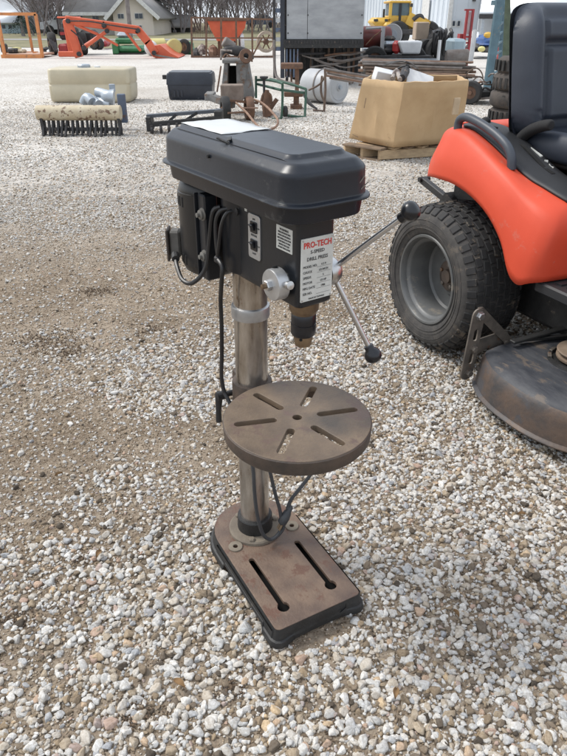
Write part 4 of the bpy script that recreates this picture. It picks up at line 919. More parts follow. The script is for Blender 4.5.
# ---- black toolbox
Y = 11.5; t = bg('tool_chest', 'black lidded truck tool chest on the gravel behind the black frame', 'tool chest', G(188,100))
x0, x1 = W(167,86,Y).x, W(212,86,Y).x; z1 = W(190,73,Y).z; zm = W(190,85,Y).z
mb = MB(); mb.loft([[Vector((p[0],p[1],z)) for p in rrect(x0+o_,Y+o_,x1-o_,Y+.55-o_,.04,4)] for z, o_ in ((.0,.03),(.02,.015),(zm-.02,.0),(zm,.0))]); mb.build('chest', M_['toolbox_black'], t)
mb = MB(); mb.loft([[Vector((p[0],p[1],z)) for p in rrect(x0-.012+o_,Y-.012+o_,x1+.012-o_,Y+.56-o_,.04,4)] for z, o_ in ((zm+.002,.0),(zm+.02,.0),(z1-.04,.008),(z1-.008,.02),(z1,.05))]); mb.build('lid', M_['toolbox_black'], t)
mb = MB(); mb.loft([[Vector((p[0],p[1],z)) for p in rrect(x0+.03,Y+.03,x1-.03,Y+.5,.04,4)] for z in (z1-.002,z1+.010)]); mb.build('lid_top', M_['toolbox_lid'], t)
for k in range(4): mb = MB(); x = x0+.10+.06*k if k < 3 else x0+.02; mb.span((x,Y-.006,.05),(x+.025,Y+.02,zm-.08)); mb.build('rib', M_['toolbox_black'], t)
mb = MB(); mb.span((x0-.08,Y+.1,z1-.10),(x0-.01,Y+.2,z1-.04)); mb.build('handle', M_['junk_dark'], t)

# ---- black tine frame in front of the toolbox
Y = 8.05; t = bg('tiller_frame', 'low black steel frame with small tines lying behind the drill press cover', 'implement frame', G(185,134))
def seg(mb, a, b, w, h, Y): return mb.bar(W(a[0],a[1],Y), W(b[0],b[1],Y), w, h)
mb = MB(); seg(mb,(147,116),(221,110.5),.09,.035,Y+.1); mb.build('top_rail', M_['toolbox_lid'], t)
mb = MB(); seg(mb,(150,124.5),(222,118),.07,.05,Y); mb.build('front_rail', M_['black_iron'], t)
mb = MB(); seg(mb,(168,122),(176,115),.03,.03,Y+.05); mb.build('brace', M_['black_iron'], t)
mb = MB(); seg(mb,(186,120),(197,113),.03,.03,Y+.05); mb.build('brace', M_['black_iron'], t)
mb = MB(); BX(mb,146,117,151,132,Y-.02,.22,ch=.01); mb.build('end_plate', M_['black_iron'], t)
mb = MB(); BX(mb,214,111,222,123,Y-.02,.25,ch=.01); mb.build('end_plate', M_['black_iron'], t)
for i, px_ in enumerate((152,161,169,177,186,194,202,209)):
    mb = MB(); p = W(px_, 130-i*.8, Y-.06); mb.cyl(p+Vector((0,0,.05)), (p.x,p.y,.01), .016, 8); mb.lathe([(.035,-.012),(.035,.012)],12,(p.x,p.y,p.z),axis=(1,0,0)); mb.build('tine', M_['junk_dark'], t)

# ---- old splay legged machine on wheels
t = bg('pedestal_machine', 'old grey splay legged machine with a dark top, standing on rusty wheels', 'machine', G(238,106))
Y = 9.7
mb = MB()
def pillar(xt0,xt1,yt,xb0,xb1,yb,Ya,d): 
    a,b,c,e = W(xt0,yt,Ya),W(xt1,yt,Ya),W(xb1,yb,Ya),W(xb0,yb,Ya); P = [a,b,c,e]
    return P+[p+Vector((0,d,0)) for p in P]
for q in ((224,228,63,220,227,99),(236,248,63,237,254,99)):
    mb = MB(); v = pillar(*q,Y,.42); mb.add(v,[(0,1,2,3),(7,6,5,4),(0,4,5,1),(1,5,6,2),(2,6,7,3),(3,7,4,0)]); mb.build('leg_casting', M_['light_grey_paint'] if False else mat('machine_grey_%d' % q[0],(.23,.225,.215),(.13,.125,.12),rough=.7,scale=7,spots=(.17,.11,.075),sscale=9,sthr=.54), t, bevel=.01)
mb = MB(); BX(mb,227,66,237,99,Y+.3,.1); mb.build('recess', M_['dark_hole'], t)
mb = MB(); BX(mb,222,59.5,249,63.5,Y-.03,.5,ch=.01); mb.build('top_plate', MATS['machine_grey_224'], t)
mb = MB(); BX(mb,240,70,246,80,Y-.012,.012); mb.build('cover_plate', MATS['machine_grey_236'], t)
mb = MB(); TB(mb,[(223,57,Y+.1),(227,50,Y+.1),(238,51,Y+.1),(248,54,Y+.1),(252,60,Y+.1)],[.03,.055,.065,.055,.03],12,smooth=4); mb.build('head_casting', M_['junk_dark'], t)
mb = MB(); p = W(228,44,Y+.15); mb.lathe([(.055,-.07),(.065,-.06),(.065,.08),(.055,.09)],20,p,axis=(.75,.2,-.5)); mb.build('motor', M_['pipe_grey'], t)
for pts in (((223,58),(226,54),(231,57)),((238,58),(243,51),(251,55),(252,62)),((221,66),(219,80),(217,92))): mb = MB(); TB(mb,[(x,y,Y-.12) for x,y in pts],.012,6,smooth=3); mb.build('bent_rod', M_['rust_brown'], t)
mb = MB(); p2 = W(246,56,Y-.15); mb.lathe([(.035,-.02),(.085,-.02),(.09,0),(.085,.02),(.035,.02)],20,p2,axis=(.2,-1,.2),closed=True); mb.build('hand_wheel', M_['rust_brown'], t)
mb = MB(); mb.bar(W(222,100,Y-.7),W(258,103,Y-.5),.03,.03); mb.build('angle_iron', M_['rust_brown'], t)
mb = MB(); TB(mb,[(221,60,Y-.05),(221,50,Y-.05),(232,51,Y-.05)],.015,6); mb.build('guard_rail', M_['junk_mix'], t)
mb = MB(); BX(mb,220.5,85,243,101,Y-.55,.20,ch=.01); mb.build('front_box', mat('box_tan',(.25,.20,.165),(.17,.13,.105),rough=.8,scale=9), t)
mb = MB(); BX(mb,204.5,93.5,214,101,Y-.45,.3,ch=.01); mb.build('side_block', MATS['machine_grey_224'], t)
mb = MB(); mb.bar(W(211,97,Y-.4),W(233,105,Y-.6),.10,.08); mb.build('axle_beam', MATS['machine_grey_224'], t)
def wheel(parent, px_, Yw, r, wd, m=M_['tyre_dark'], mr=M_['rust_brown'], ax=(1,.25,0), nm='wheel', zc=None):
    p = W(px_,100,Yw); c = Vector((p.x,Yw,r if zc is None else zc)); mb = MB(); mb.lathe([(r*.55,-wd/2),(r*.9,-wd/2),(r,-wd*.3),(r,wd*.3),(r*.9,wd/2),(r*.55,wd/2)],24,c,axis=ax,closed=True); w_ = mb.build(nm, m, parent, smooth=50)
    if parent is not None:
        mb = MB(); mb.lathe([(r*.56,-wd*.3),(r*.5,-wd*.1),(r*.2,-wd*.1),(r*.18,-wd*.55),(.0001,-wd*.55)],18,c,axis=ax); mb.lathe([(r*.56,wd*.3),(r*.5,wd*.1),(r*.2,wd*.1),(.0001,wd*.3)],18,c,axis=ax); mb.build('wheel_hub', mr, w_, world=True)
    return w_
wheel(t, 225, DY(122), .155, .10); wheel(t, 249, DY(120), .145, .10, m=M_['rust_brown'])
# ---- hand truck with looped handle
t = bg('hand_truck', 'rusty tubular hand truck handle lying forward of the old pedestal machine', 'hand truck', G(262,126))
mb = MB(); TB(mb,[(234,101,9.1),(246,112,8.8),(255,123,8.4),(262,129,8.2),(274,128,8.2),(278,121,8.35),(272,112,8.7),(262,103,9.1),(252,99,9.3)],.014,8,smooth=4); mb.build('handle_loop', M_['rust_light'], t)
mb = MB(); TB(mb,[(242,108,8.95),(258,108,9.0)],.011,6); mb.build('cross_tube', M_['rust_light'], t)
mb = MB(); TB(mb,[(228,113,8.8),(250,112,9.0)],.012,6); mb.build('axle', M_['rust_brown'], t)

# ---- rusty jack, green frame, rusty stands
t = bg('rusty_jack', 'small rusty brown jack standing behind the hand truck loop', 'jack', G(268,116))
Yj = DY(117)
mb = MB(); TB(mb,[(268,116,Yj),(266,104,Yj),(267,90,Yj)],[.07,.06,.03],10); mb.build('jack_body', M_['rust_brown'], t)
mb = MB(); TB(mb,[(261,105,Yj),(264,94,Yj),(270,95,Yj),(271,104,Yj)],.022,8,smooth=4); mb.build('jack_arm', M_['rust_brown'], t)
mb = MB(); TB(mb,[(270,109,Yj),(277,99,Yj)],.028,8); mb.build('jack_lever', M_['rust_brown'], t)
mb = MB(); p = W(264,83,Yj); mb.lathe([(.015,-.16),(.018,.04),(.055,.06),(.055,.08),(.0001,.08)],14,p); mb.build('jack_screw', M_['junk_dark'], t)
t = bg('green_stand', 'green tubular steel stand right of the hand truck', 'tubular stand', G(283,118))
Yg = DY(119)
for nm, pts in (('front_hoop',[(256,76,Yg+.9),(256,98,Yg+.9)]),('front_hoop',[(257,80,Yg+.8),(268,80,Yg+.6),(281,83,Yg),(282.5,88,Yg),(282,112,Yg),(280,119,Yg),(272,119,Yg)]),('side_rail',[(270,79,Yg+.9),(290,84,Yg+.5),(306,89,Yg+.35)]),('side_rail',[(257,84,Yg+.7),(281,90,Yg)]),('rear_hoop',[(306,89,Yg+.35),(305,112,Yg+.25),(303,117,Yg+.2),(284,115,Yg+.1)]),('side_rail',[(283,90,Yg+.02),(305,93,Yg+.37)])):
    mb = MB(); TB(mb, pts, .017, 8, smooth=3 if len(pts) > 2 else 0); mb.build(nm, M_['frame_green'], t)
mb = MB(); wheel(t, 285, Yg+.05, .07, .05, zc=.09)
t = bg('rusty_stand', 'rusty steel roller stand behind the green tubular stand', 'roller stand', G(297,108)); Ys = DY(109)
mb = MB(); BX(mb,284,92,303,97,Ys,.14,ch=.01); mb.build('top_bar', M_['rust_brown'], t)
mb = MB(); BX(mb,293.5,97,299,106,Ys+.03,.06); mb.build('post', M_['rust_brown'], t)
mb = MB(); BX(mb,290.5,105.5,302,109.5,Ys-.05,.25,z0=.0); mb.build('foot', M_['rust_brown'], t)
t = bg('rusty_bench_stand', 'rusty flat topped stand under the left of the grey truck box', 'stand', G(292,96)); Ys = DY(95)
mb = MB(); BX(mb,281,63.5,303,69,Ys,.3,ch=.01); mb.build('stand_top', M_['rust_brown'], t)
mb = MB(); BX(mb,295,69,299,90,Ys+.1,.06,z0=.0); mb.build('post', M_['rust_brown'], t)

# ---- grey drum roller with round end
Y = 11.0; t = bg('lawn_roller', 'light grey steel drum roller lying under the truck box', 'roller', G(335,104))
c = W(339,88,Y-.1); r = W(338,71,Y-.1).z-c.z; ax = Vector((-.70,.71,0)).normalized(); c.z = r+.01
mb = MB(); mb.lathe([(.05,-.012),(.055,0),(r*.72,0),(r*.76,-.008),(r*.8,0),(r*.96,0),(r,.02),(r,.30),(r*1.01,.32),(r,.34),(r,.60),(r*.96,.62),(.0001,.62)],44,c,axis=ax); mb.build('drum', M_['light_grey_paint'], t, smooth=40)
mb = MB(); mb.lathe([(.03,-.05),(.03,.0)],14,c,axis=ax); mb.build('axle_stub', M_['galvanised'], t)
mb = MB(); c2 = c+ax*.32; mb.lathe([(r+.004,-.01),(r+.012,-.01),(r+.012,.01),(r+.004,.01)],44,c2,axis=ax,closed=True); mb.build('drum_band', M_['pipe_grey'], t)
# ---- bundle of tube rails with legs
t = bg('tube_rail_bundle', 'rusty tubular rails on thin legs between grey roller and cardboard box', 'tube rails', G(325,112)); Y = DY(112)
for i, (a, b) in enumerate((((324,68.5),(372,77)),((325,70.5),(378,79.5)),((327,73),(366,80.5)),((326,75.5),(362,82)),((330,78),(352,82)))):
    mb = MB(); mb.tube([W(a[0],a[1],Y+.05*i), W(b[0],b[1],Y+.5+.05*i)],.015,8); mb.build('rail', M_['rust_light'] if i % 2 else M_['pipe_grey'], t)
mb = MB(); TB(mb,[(325,69,Y),(325.5,90,Y),(324,112,Y)],.017,8); mb.build('leg', M_['pipe_brown'], t)
mb = MB(); TB(mb,[(326,74,Y),(320,84,Y+.1),(309,90,Y+.3)],.014,8,smooth=3); mb.build('curved_strut', M_['pipe_brown'], t)
mb = MB(); TB(mb,[(322,76,Y+.15),(321,92,Y+.2),(325,103,Y+.15)],.016,8,smooth=3); mb.build('curved_strut', M_['pipe_brown'], t)
mb = MB(); TB(mb,[(304,94,Y+.2),(309,103,Y+.1),(317,109,Y)],[.02,.025,.012],8,smooth=3); mb.build('hook', M_['junk_dark'], t)
mb = MB(); TB(mb,[(313,110,Y),(324,111,Y)],.012,6); mb.build('foot_tube', M_['pipe_brown'], t)

# ---- truck box with aluminium front on a dark chassis
Y = 14.0; t = bg('truck_box', 'tall aluminium fronted truck box raised on a dark steel chassis', 'truck body', G(322,82))
xl, xr = W(285,20,Y).x, W(363,40,Y).x; zb = W(320,42,Y).z; ztop = 3.6
mb = MB(); mb.span((xl-.02,Y+.02,zb),(xr,Y+3.2,ztop)); mb.build('box_shell', M_['junk_dark'], t)
for i, (a, b) in enumerate(((0,.27),(.273,1))):
    mb = MB(); mb.span((xl+.03+(xr-xl-.03)*a,Y-.01,zb+.05),(xl+.03+(xr-xl-.03)*b-.004,Y+.018,ztop)); mb.build('front_panel', M_['aluminium_panel'], t)
for i in range(9):
    for xx in (.02,.28,.99):
        mb = MB(); mb.cyl((xl+.03+(xr-xl-.06)*xx,Y-.012,zb+.15+i*.3),(xl+.03+(xr-xl-.06)*xx,Y-.018,zb+.15+i*.3),.014,8); mb.build('bolt', M_['junk_dark'], t)
mb = MB(); mb.span((xl-.03,Y-.06,zb-.10),(xr+.01,Y+.1,zb+.045)); mb.build('bumper_beam', M_['black_iron'], t)
for i in range(26):
    mb = MB(); x = xl+(xr-xl)*(i+.5)/26; mb.span((x-.012,Y-.075,zb-.03),(x+.012,Y-.058,zb+.03)); mb.build('beam_rib', M_['junk_dark'], t)
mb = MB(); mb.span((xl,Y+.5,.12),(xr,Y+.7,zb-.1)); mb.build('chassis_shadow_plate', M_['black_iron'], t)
rr_ = random.Random(5)
for i in range(17):
    x = xl+.03+(xr-xl-.06)*i/16+rr_.uniform(-.02,.02); mb = MB(); h = rr_.uniform(.2,.66); mb.bar((x,Y+.15+rr_.uniform(0,.2),.02 if i % 3 == 0 else .25*rr_.random()),(x+rr_.uniform(-.05,.05),Y+.2,zb-.1),rr_.uniform(.02,.07),.03); mb.build('chassis_upright', rr_.choice([M_['junk_dark'],M_['rust_brown'],M_['black_iron'],M_['pipe_brown']]), t)
for i in range(9):
    z = rr_.uniform(.2,zb-.15); x = rr_.uniform(xl,xr-.5); mb = MB(); mb.tube([(x,Y+.12,z),(x+.3,Y+.1,z+rr_.uniform(-.1,.1)),(x+rr_.uniform(.4,.8),Y+.14,z+rr_.uniform(-.1,.1))],rr_.uniform(.012,.03),6,smooth=3); mb.build('hose', rr_.choice([M_['junk_dark'],M_['pipe_grey'],M_['rust_brown']]), t)
for x in (xl+.25,xr-.25): mb = MB(); mb.lathe([(.15,-.12),(.38,-.12),(.42,-.08),(.42,.08),(.38,.12),(.15,.12)],28,(x,Y+1.6,.42),axis=(1,0,0)); mb.build('wheel', M_['tyre_dark'], t)
xw = W(274,20,Y).x; xq = W(283,20,Y).x
mb = MB(); mb.span((xq-.05,Y-.05,W(280,78,Y).z),(xq+.03,Y+.1,ztop)); mb.build('corner_post', M_['toolbox_black'], t)
mb = MB(); mb.span((xw-.02,Y-.05,W(280,78,Y).z),(xw+.03,Y+.05,ztop)); mb.build('ladder_rail', M_['junk_dark'], t)
for i in range(18): mb = MB(); z = zb-.15+i*.16; mb.span((xw+.03,Y-.04,z),(xq-.05,Y+.0,z+.07)); mb.build('ladder_step', M_['light_grey_paint'] if i % 2 else M_['blue_grey_paint'], t)
mb = MB(); TB(mb,[(274,40,Y-.3),(275,70,Y-.3),(280,80,Y-.4),(296,84,Y-.5)],.025,8,smooth=3); mb.build('loose_pipe', M_['pipe_grey'], t)
for i in range(4): mb = MB(); mb.span((xl+.02+i*.07,Y+.0,.15),(xl+.05+i*.07,Y+.1,zb-.12)); mb.build('chassis_slat', M_['blue_grey_paint'], t)

# ---- cardboard bin on its pallet
ZB = .13; ZT = .70
def GZ(x, y, z): return G(x, y, z)
pl = GZ(343,143,.115); pc = GZ(380,148,.115); pr = GZ(466,143,.115)
t = bg('pallet', 'low wooden pallet under the big cardboard box', 'pallet', (pc.x, pc.y))
u1 = (pl-pc); u2 = (pr-pc); u2 = Vector((u2.x, u2.y, 0)); u1 = Vector((u1.x, u1.y, 0)); L2 = u2.length; d2 = u2/L2; d1 = Vector((-d2.y, d2.x, 0)); 
if d1.dot(u1) < 0: d1 = -d1
L1 = 1.0; dd1 = u1.normalized()
P0 = Vector((pc.x, pc.y, 0))
for i in range(3):
    a = P0+dd1*(u1.length*(.02+.47*i)); mb = MB(); mb.bar(a+Vector((0,0,.052)), a+d2*L2+Vector((0,0,.052)), .05, .085, ch=.004); mb.build('stringer', M_['pallet_wood'], t)
for i in range(7):
    a = P0+d2*(L2*(.03+.157*i)); mb = MB(); mb.bar(a+Vector((0,0,.106))-dd1*.02, a+dd1*u1.length+Vector((0,0,.106)), .12, .018, ch=.003); mb.build('deck_board', M_['pallet_wood' if i % 2 else 'pallet_dark'], t)
for i in (0,3,6):
    a = P0+d2*(L2*(.03+.157*i)); mb = MB(); mb.bar(a+Vector((0,0,.006)), a+dd1*u1.length+Vector((0,0,.006)), .12, .012); mb.build('bottom_board', M_['pallet_dark'], t)
t = bg('cardboard_box', 'big open tan cardboard box full of scrap standing on a wooden pallet', 'cardboard box', (pc.x+.3, pc.y+.3))
bot = [GZ(349,138,ZB), GZ(372,143.5,ZB), GZ(393,147.5,ZB), GZ(428,145,ZB), GZ(461,142,ZB)]
topf = [GZ(363,79,ZT), GZ(384,80.5,ZT), GZ(404,82.2,ZT), GZ(438,82,ZT), GZ(469,80.5,ZT)]
# rear edge: same width, pushed back
bk = lambda p, dy: Vector((p.x*1.03, p.y+dy, p.z))
botr = [bk(bot[4],.75), bk(bot[0]+Vector((.35,0,0)),.80)]; topr = [bk(topf[4],.62), bk(topf[0]+Vector((.15,0,0)),.62)]
def ringc(f):
    pts = [a.lerp(b, f) for a, b in zip(bot+botr, topf+topr)]
    bul = .003*math.sin(math.pi*f); c = sum(pts, Vector())/len(pts); pts = [p+(Vector((p.x-c.x,p.y-c.y,0)).normalized()*bul) for p in pts]
    out = []
    for i in range(len(pts)):
        a, b = pts[i], pts[(i+1)%len(pts)]; n = 6
        for j in range(n): q = a.lerp(b, j/n); kk_ = math.sin(math.pi*min(1,f+.04)); q += Vector((.005*math.sin(i*2+j+f*5)*kk_, .010*math.sin(i*3+j*1.3+f*6)*kk_, .003*math.sin(i*1.7+j*2)*(f > .98))); out.append(q)
    return out
mb = MB(); mb.loft([ringc(f) for f in np.linspace(0,1,10)], caps=False); o = mb.build('box_walls', M_['cardboard'], t, smooth=14); so = o.modifiers.new('s','SOLIDIFY'); so.thickness = .012
mb = MB(); rb = ringc(.02); rb = [p.copy() for p in rb]; 
for p in rb: p.z = ZB+.01
mb.add(rb,[tuple(range(len(rb)))]); mb.build('box_floor', M_['cardboard'], t)
mb = MB(); a = GZ(461,100,.55); mb.box((a.x-.04,a.y-.01,.50),(.06,.02,.14),rot=(.1,0,.3),ch=.003); mb.build('tape_patch', M_['plastic_white'] if False else mat('tape_tan',(.55,.42,.28),rough=.35), t)
for k,(pa,pb_) in enumerate((((366,98),(364,108)),((352,134),(358,137)),((432,118),(440,100)),((440,99),(452,93)),((387,132),(391,112)))):     # creases and tears in the board
    a = GZ(pa[0],pa[1],.13+(146-pa[1])/66*.57); b = GZ(pb_[0],pb_[1],.13+(146-pb_[1])/66*.57); mb = MB(); mb.bar(a+Vector((0,-.004,0)),b+Vector((0,-.004,0)),.006 if k < 2 else .004,.004); mb.build('tear' if k < 2 else 'crease', M_['pallet_dark'] if k < 2 else M_['pallet_wood'], t)
# scrap in the box
def inbox(x, y, z): return GZ(x, y, z)
for k,(nm,lb,cat,fn) in enumerate((
 ('sheet_metal','white sheet metal piece poking out at the left of the cardboard box','sheet metal',lambda m:(m.box(inbox(385,80,.68)+Vector((0,.12,0)),(.19,.14,.15),rot=(.25,.2,.15),ch=.004),'plastic_white')),
 ('sheet_metal','white slanted board leaning out at the right of the scrap box','sheet metal',lambda m:(m.box(inbox(423,81,.68)+Vector((0,.15,0)),(.27,.012,.17),rot=(-.8,.30,.1),ch=.002),'plastic_white')),
 ('scrap_motor','dark tangled scrap motor between the white pieces in the cardboard box','scrap metal',lambda m:(m.tube([inbox(404,79,.71)+Vector((0,.1,0)),inbox(409,74,.73)+Vector((0,.15,.02)),inbox(413,78,.70)+Vector((0,.1,0))],[.03,.05,.03],10,smooth=3),'junk_dark')),
 ('scrap_spring','rust streaked scrap bracket beside the left white piece in the cardboard box','scrap metal',lambda m:(m.tube([inbox(393,79,.70)+Vector((0,.04,0)),inbox(397,73,.74)+Vector((0,.05,.02)),inbox(401,80,.70)+Vector((0,.05,0))],.02,8,smooth=4),'junk_mix')))):
    mb = MB(); _, mm = fn(mb); o = mb.build(nm, M_[mm], None); tag(o, lb, cat)
for k, pts in enumerate((((385,66,.78),(400,62,.85),(412,64,.84),(420,70,.76)),((398,70,.76),(410,66,.80),(414,76,.70)))):
    mb = MB(); mb.tube([inbox(x,y,z)+Vector((0,.1,0)) for x,y,z in pts],.008,6,smooth=5); o = mb.build('black_cable', M_['cable_black'], None); tag(o, ['long black cable arching over the scrap in the cardboard box','short black cable curling above the dark scrap motor'][k], 'cable')
mb = MB(); lump(mb,376,84,432,120,bot[2].y+.28,.3,31); o = mb.build('scrap_heap', M_['junk_dark'], None); o['kind'] = 'stuff'; tag(o,'dark heap of scrap filling the cardboard box','scrap')

# ---- stack of long pipes
Y = DY(92); t = bg('pipe_stack', 'long stack of thin rusty pipes behind the cardboard box', 'pipes', G(420,92)); rr_ = random.Random(9)
yrow = [61.5,64,66.5,69,71.5,74,76.5,79,81.5,84.5,87.5]
for i, yy in enumerate(yrow):
    for j in range(3):
        xs = rr_.uniform(358,368)+(i*1.2 if j else 0); xe = rr_.uniform(462,478); m = rr_.choice(['pipe_grey','pipe_brown','pipe_grey','rust_light'])
        a = W(xs, yy+rr_.uniform(-1,1)-2, Y+.35-.06*j-.02*i); b = W(xe, yy+rr_.uniform(-1,1)+1.0, Y+.25-.06*j-.02*i); mb = MB(); mb.tube([a,b],rr_.uniform(.016,.028),8); mb.build('pipe', M_[m], t)
for xx in (385,425,458): mb = MB(); p = W(xx,80,Y+.3); mb.span((p.x-.05,Y+.05,0),(p.x+.05,Y+.9,.16)); mb.build('bearer', M_['pallet_dark'], t)
mb = MB(); mb.span((W(370,80,Y).x,Y+.3,.10),(W(466,80,Y).x,Y+.8,W(420,66,Y+.5).z)); o = mb.build('pipe_core', M_['pipe_brown'], t)
for k,(x0_,y0_,r) in enumerate(((474,78,.16),(478,84,.12))):
    mb = MB(); c = W(x0_,y0_,Y); mb.tube([c+Vector((math.cos(a)*r, .05*math.sin(2*a), math.sin(a)*r)) for a in np.linspace(0,5.3,22)],.012,6); o = mb.build('wire_coil', M_['pipe_brown'], None); tag(o, ['upper loop of rusty wire at the right end of the pipe stack','lower loop of rusty wire under the pipe ends'][k], 'wire')

# ---- flatbed with red tank, reel, atv lump, cooler, sack
Y = 17.5; t = bg('flatbed_trailer', 'low flatbed trailer loaded with a dark red tank behind the pipes', 'trailer', G(390,72))
mb = MB(); BX(mb,352,56,432,60,Y-1.0,2.4); mb.build('deck', M_['junk_dark'], t)
mb = MB(); BX(mb,350,58.5,440,60.5,Y-1.06,.05); mb.build('side_rail', M_['galvanised'], t)
for x in (372,410): wheel(t, x, Y-.6, .30, .2, ax=(0,1,0), zc=.3)
t = bg('red_tank', 'dark red cylinder tank on the trailer right of the truck box', 'tank', G(375,66))
c = W(374,37,Y); r = W(374,26,Y).z-c.z; mb = MB(); mb.lathe([(r*.9,-.38),(r,-.33),(r,.33),(r*.9,.38)],28,c,axis=(1,.15,0)); mb.build('tank_shell', M_['tank_red'], t)
mb = MB(); BX(mb,364,49,385,53.5,Y-.2,.6); mb.build('tank_base', M_['galvanised'], t)
mb = MB(); TB(mb,[(366,45,Y-.42),(374,36,Y-.45),(383,30,Y-.42)],.015,6); mb.build('strap', M_['rust_brown'], t)
mb = MB(); BX(mb,381,27,384.5,54,Y-.45,.08); mb.build('tank_frame', M_['light_grey_paint'], t)
mb = MB(); TB(mb,[(366,28.5,Y-.3),(382,27.5,Y-.3)],.03,6); mb.build('tank_rail', M_['light_grey_paint'], t)
t = bg('cable_reel', 'white round cable reel standing on the trailer in front of the yellow loader', 'reel', G(392,66))
c = W(392,35,Y+.2); r = W(392,23.5,Y+.2).z-c.z; mb = MB(); mb.lathe([(r*.93,-.02),(r,-.02),(r,.02),(r*.93,.02)],36,c,axis=(-.2,-1,.0),closed=True); mb.build('reel_rim', M_['plastic_white'], t)
mb = MB(); mb.lathe([(r*.93,-.012),(r*.93,.012)],36,c,axis=(-.2,-1,0)); mb.build('reel_face', M_['light_grey_paint'], t)
mb = MB(); mb.lathe([(r*.5,-.03),(r*.5,.03)],28,c,axis=(-.2,-1,0)); mb.build('reel_hub', M_['galvanised'], t)
t = bg('quad_engine', 'small dark engine unit with a light top on the trailer left of the red cooler', 'engine', G(389,68))
mb = MB(); BX(mb,384,41,397,47,Y-.5,.4,ch=.06); mb.build('engine_cover', M_['galvanised'], t)
mb = MB(); BX(mb,385,36,396,41.5,Y-.4,.3,ch=.06); mb.build('engine_top', M_['junk_dark'], t)
mb = MB(); BX(mb,384,47,395,54.5,Y-.55,.4,ch=.06); mb.build('engine_block', M_['junk_dark'], t)
mb = MB(); BX(mb,393.5,41,401,54,Y-.7,.4,ch=.06); o = mb.build('red_cooler', M_['cooler_red'], None); tag(o,'red plastic cooler on the trailer beside the white sack','cooler')
mb = MB(); v = [W(398,41.5,Y-.8),W(423,41,Y-.8),W(420,54.5,Y-.8),W(402,54.5,Y-.8)]; v += [p+Vector((0,.5,0)) for p in v]; mb.add(v,[(0,1,2,3),(7,6,5,4),(0,4,5,1),(1,5,6,2),(2,6,7,3),(3,7,4,0)]); o = mb.build('white_bin', M_['plastic_white'], None, bevel=.04); tag(o,'white plastic bin on the trailer between the red cooler and the black tyres','bin')
mb = MB(); BX(mb,416,22,429,40,Y+1.2,.5,ch=.02); o = mb.build('wooden_crate', mat('crate_tan',(.42,.33,.25),(.32,.25,.19),rough=.8,scale=3), None); tag(o,'tan crate standing behind the white bin','crate')

# ---- tyres, tarp heap, drums
for k,(x,y,r,lb) in enumerate(((434,52,.30,'black tyre leaning at the left end of the black tarp heap'),(425,50,.24,'small black tyre beside the white bin'),(444,50,.28,'black tyre half under the tarp heap'))):
    Yt = DY(72); c = W(x,y,Yt); mb = MB(); mb.lathe([(r*.55,-.08),(r*.9,-.10),(r,-.06),(r,.06),(r*.9,.10),(r*.55,.08)],28,c,axis=(.5,-1,.1),closed=True); o = mb.build('tyre', M_['tyre_dark'], None, smooth=50); tag(o, lb, 'tyre')
mb = MB(); lump(mb,430,28,456,60,DY(72)+.3,1.2,3); o = mb.build('tarp_heap', M_['tarp_black'], None, smooth=25); tag(o,'heap under a crumpled black tarp right of the trailer','tarp heap')
for k in range(7):
    mb = MB(); Yt = DY(72); r = random.Random(k); pts = [W(432+k*3+r.uniform(-2,2), 56-r.uniform(0,5), Yt-.1), W(434+k*3, 34+r.uniform(-3,3), Yt-.15), W(440+k*2+r.uniform(-3,3), 30+r.uniform(-1,4), Yt)]; mb.tube(pts,.035,6,smooth=3); o = mb.build('hose_loop', M_['rubber_black'], None); tag(o, 'black hose looped over the black tarp heap', 'hose', 'black hoses on the tarp heap')
mb = MB(); BX(mb,452,39,466,54,16,.7,ch=.05); o = mb.build('feed_tank', M_['pale_blue_paint'], None); tag(o,'pale blue box tank between the tarp heap and the red frame','tank')
mb = MB(); a = W(446,58,15.5); b = W(468,57,15.5); mb.lathe([(.14,0),(.16,.03),(.16,(b-a).length-.03),(.14,(b-a).length)],18,(a.x,a.y,a.z),axis=(b-a)); o = mb.build('grey_cylinder', M_['pipe_grey'], None); tag(o,'grey cylinder lying on the pipe stack below the pale blue tank','cylinder')
mb = MB(); a = W(438,60,15.2); b = W(440,40,15.2); mb.tube([a,b],.035,8); o = mb.build('stake', M_['plastic_white'], None); tag(o,'short white stake in front of the black tarp heap','stake')

# ---- red post frame, white post
Y = 19.; t = bg('red_mast', 'tall red steel mast with two uprights in front of the white building', 'mast', G(468,66))
for x in (465.5,471): mb = MB(); BX(mb,x-1,9,x+1,55,Y,.1,z0=.0); mb.build('upright', M_['frame_red'], t)
for y in (9,36,42,48): mb = MB(); BX(mb,465,y,472,y+1.8,Y+.02,.07); mb.build('cross_piece', M_['frame_red'], t)
mb = MB(); BX(mb,460,34,466,39,Y+.1,.3); mb.build('red_housing', M_['frame_red'], t)
mb = MB(); BX(mb,466.5,12,470,34,Y+.12,.02); mb.build('mast_plate', M_['plastic_white'], t)
mb = MB(); Yp = 13.4; mb.tube([W(470.5,62,Yp),W(475,30,Yp)],.045,8); o = mb.build('white_post', M_['plastic_white'], None); tag(o,'leaning white post at the right end of the pipe stack','post')

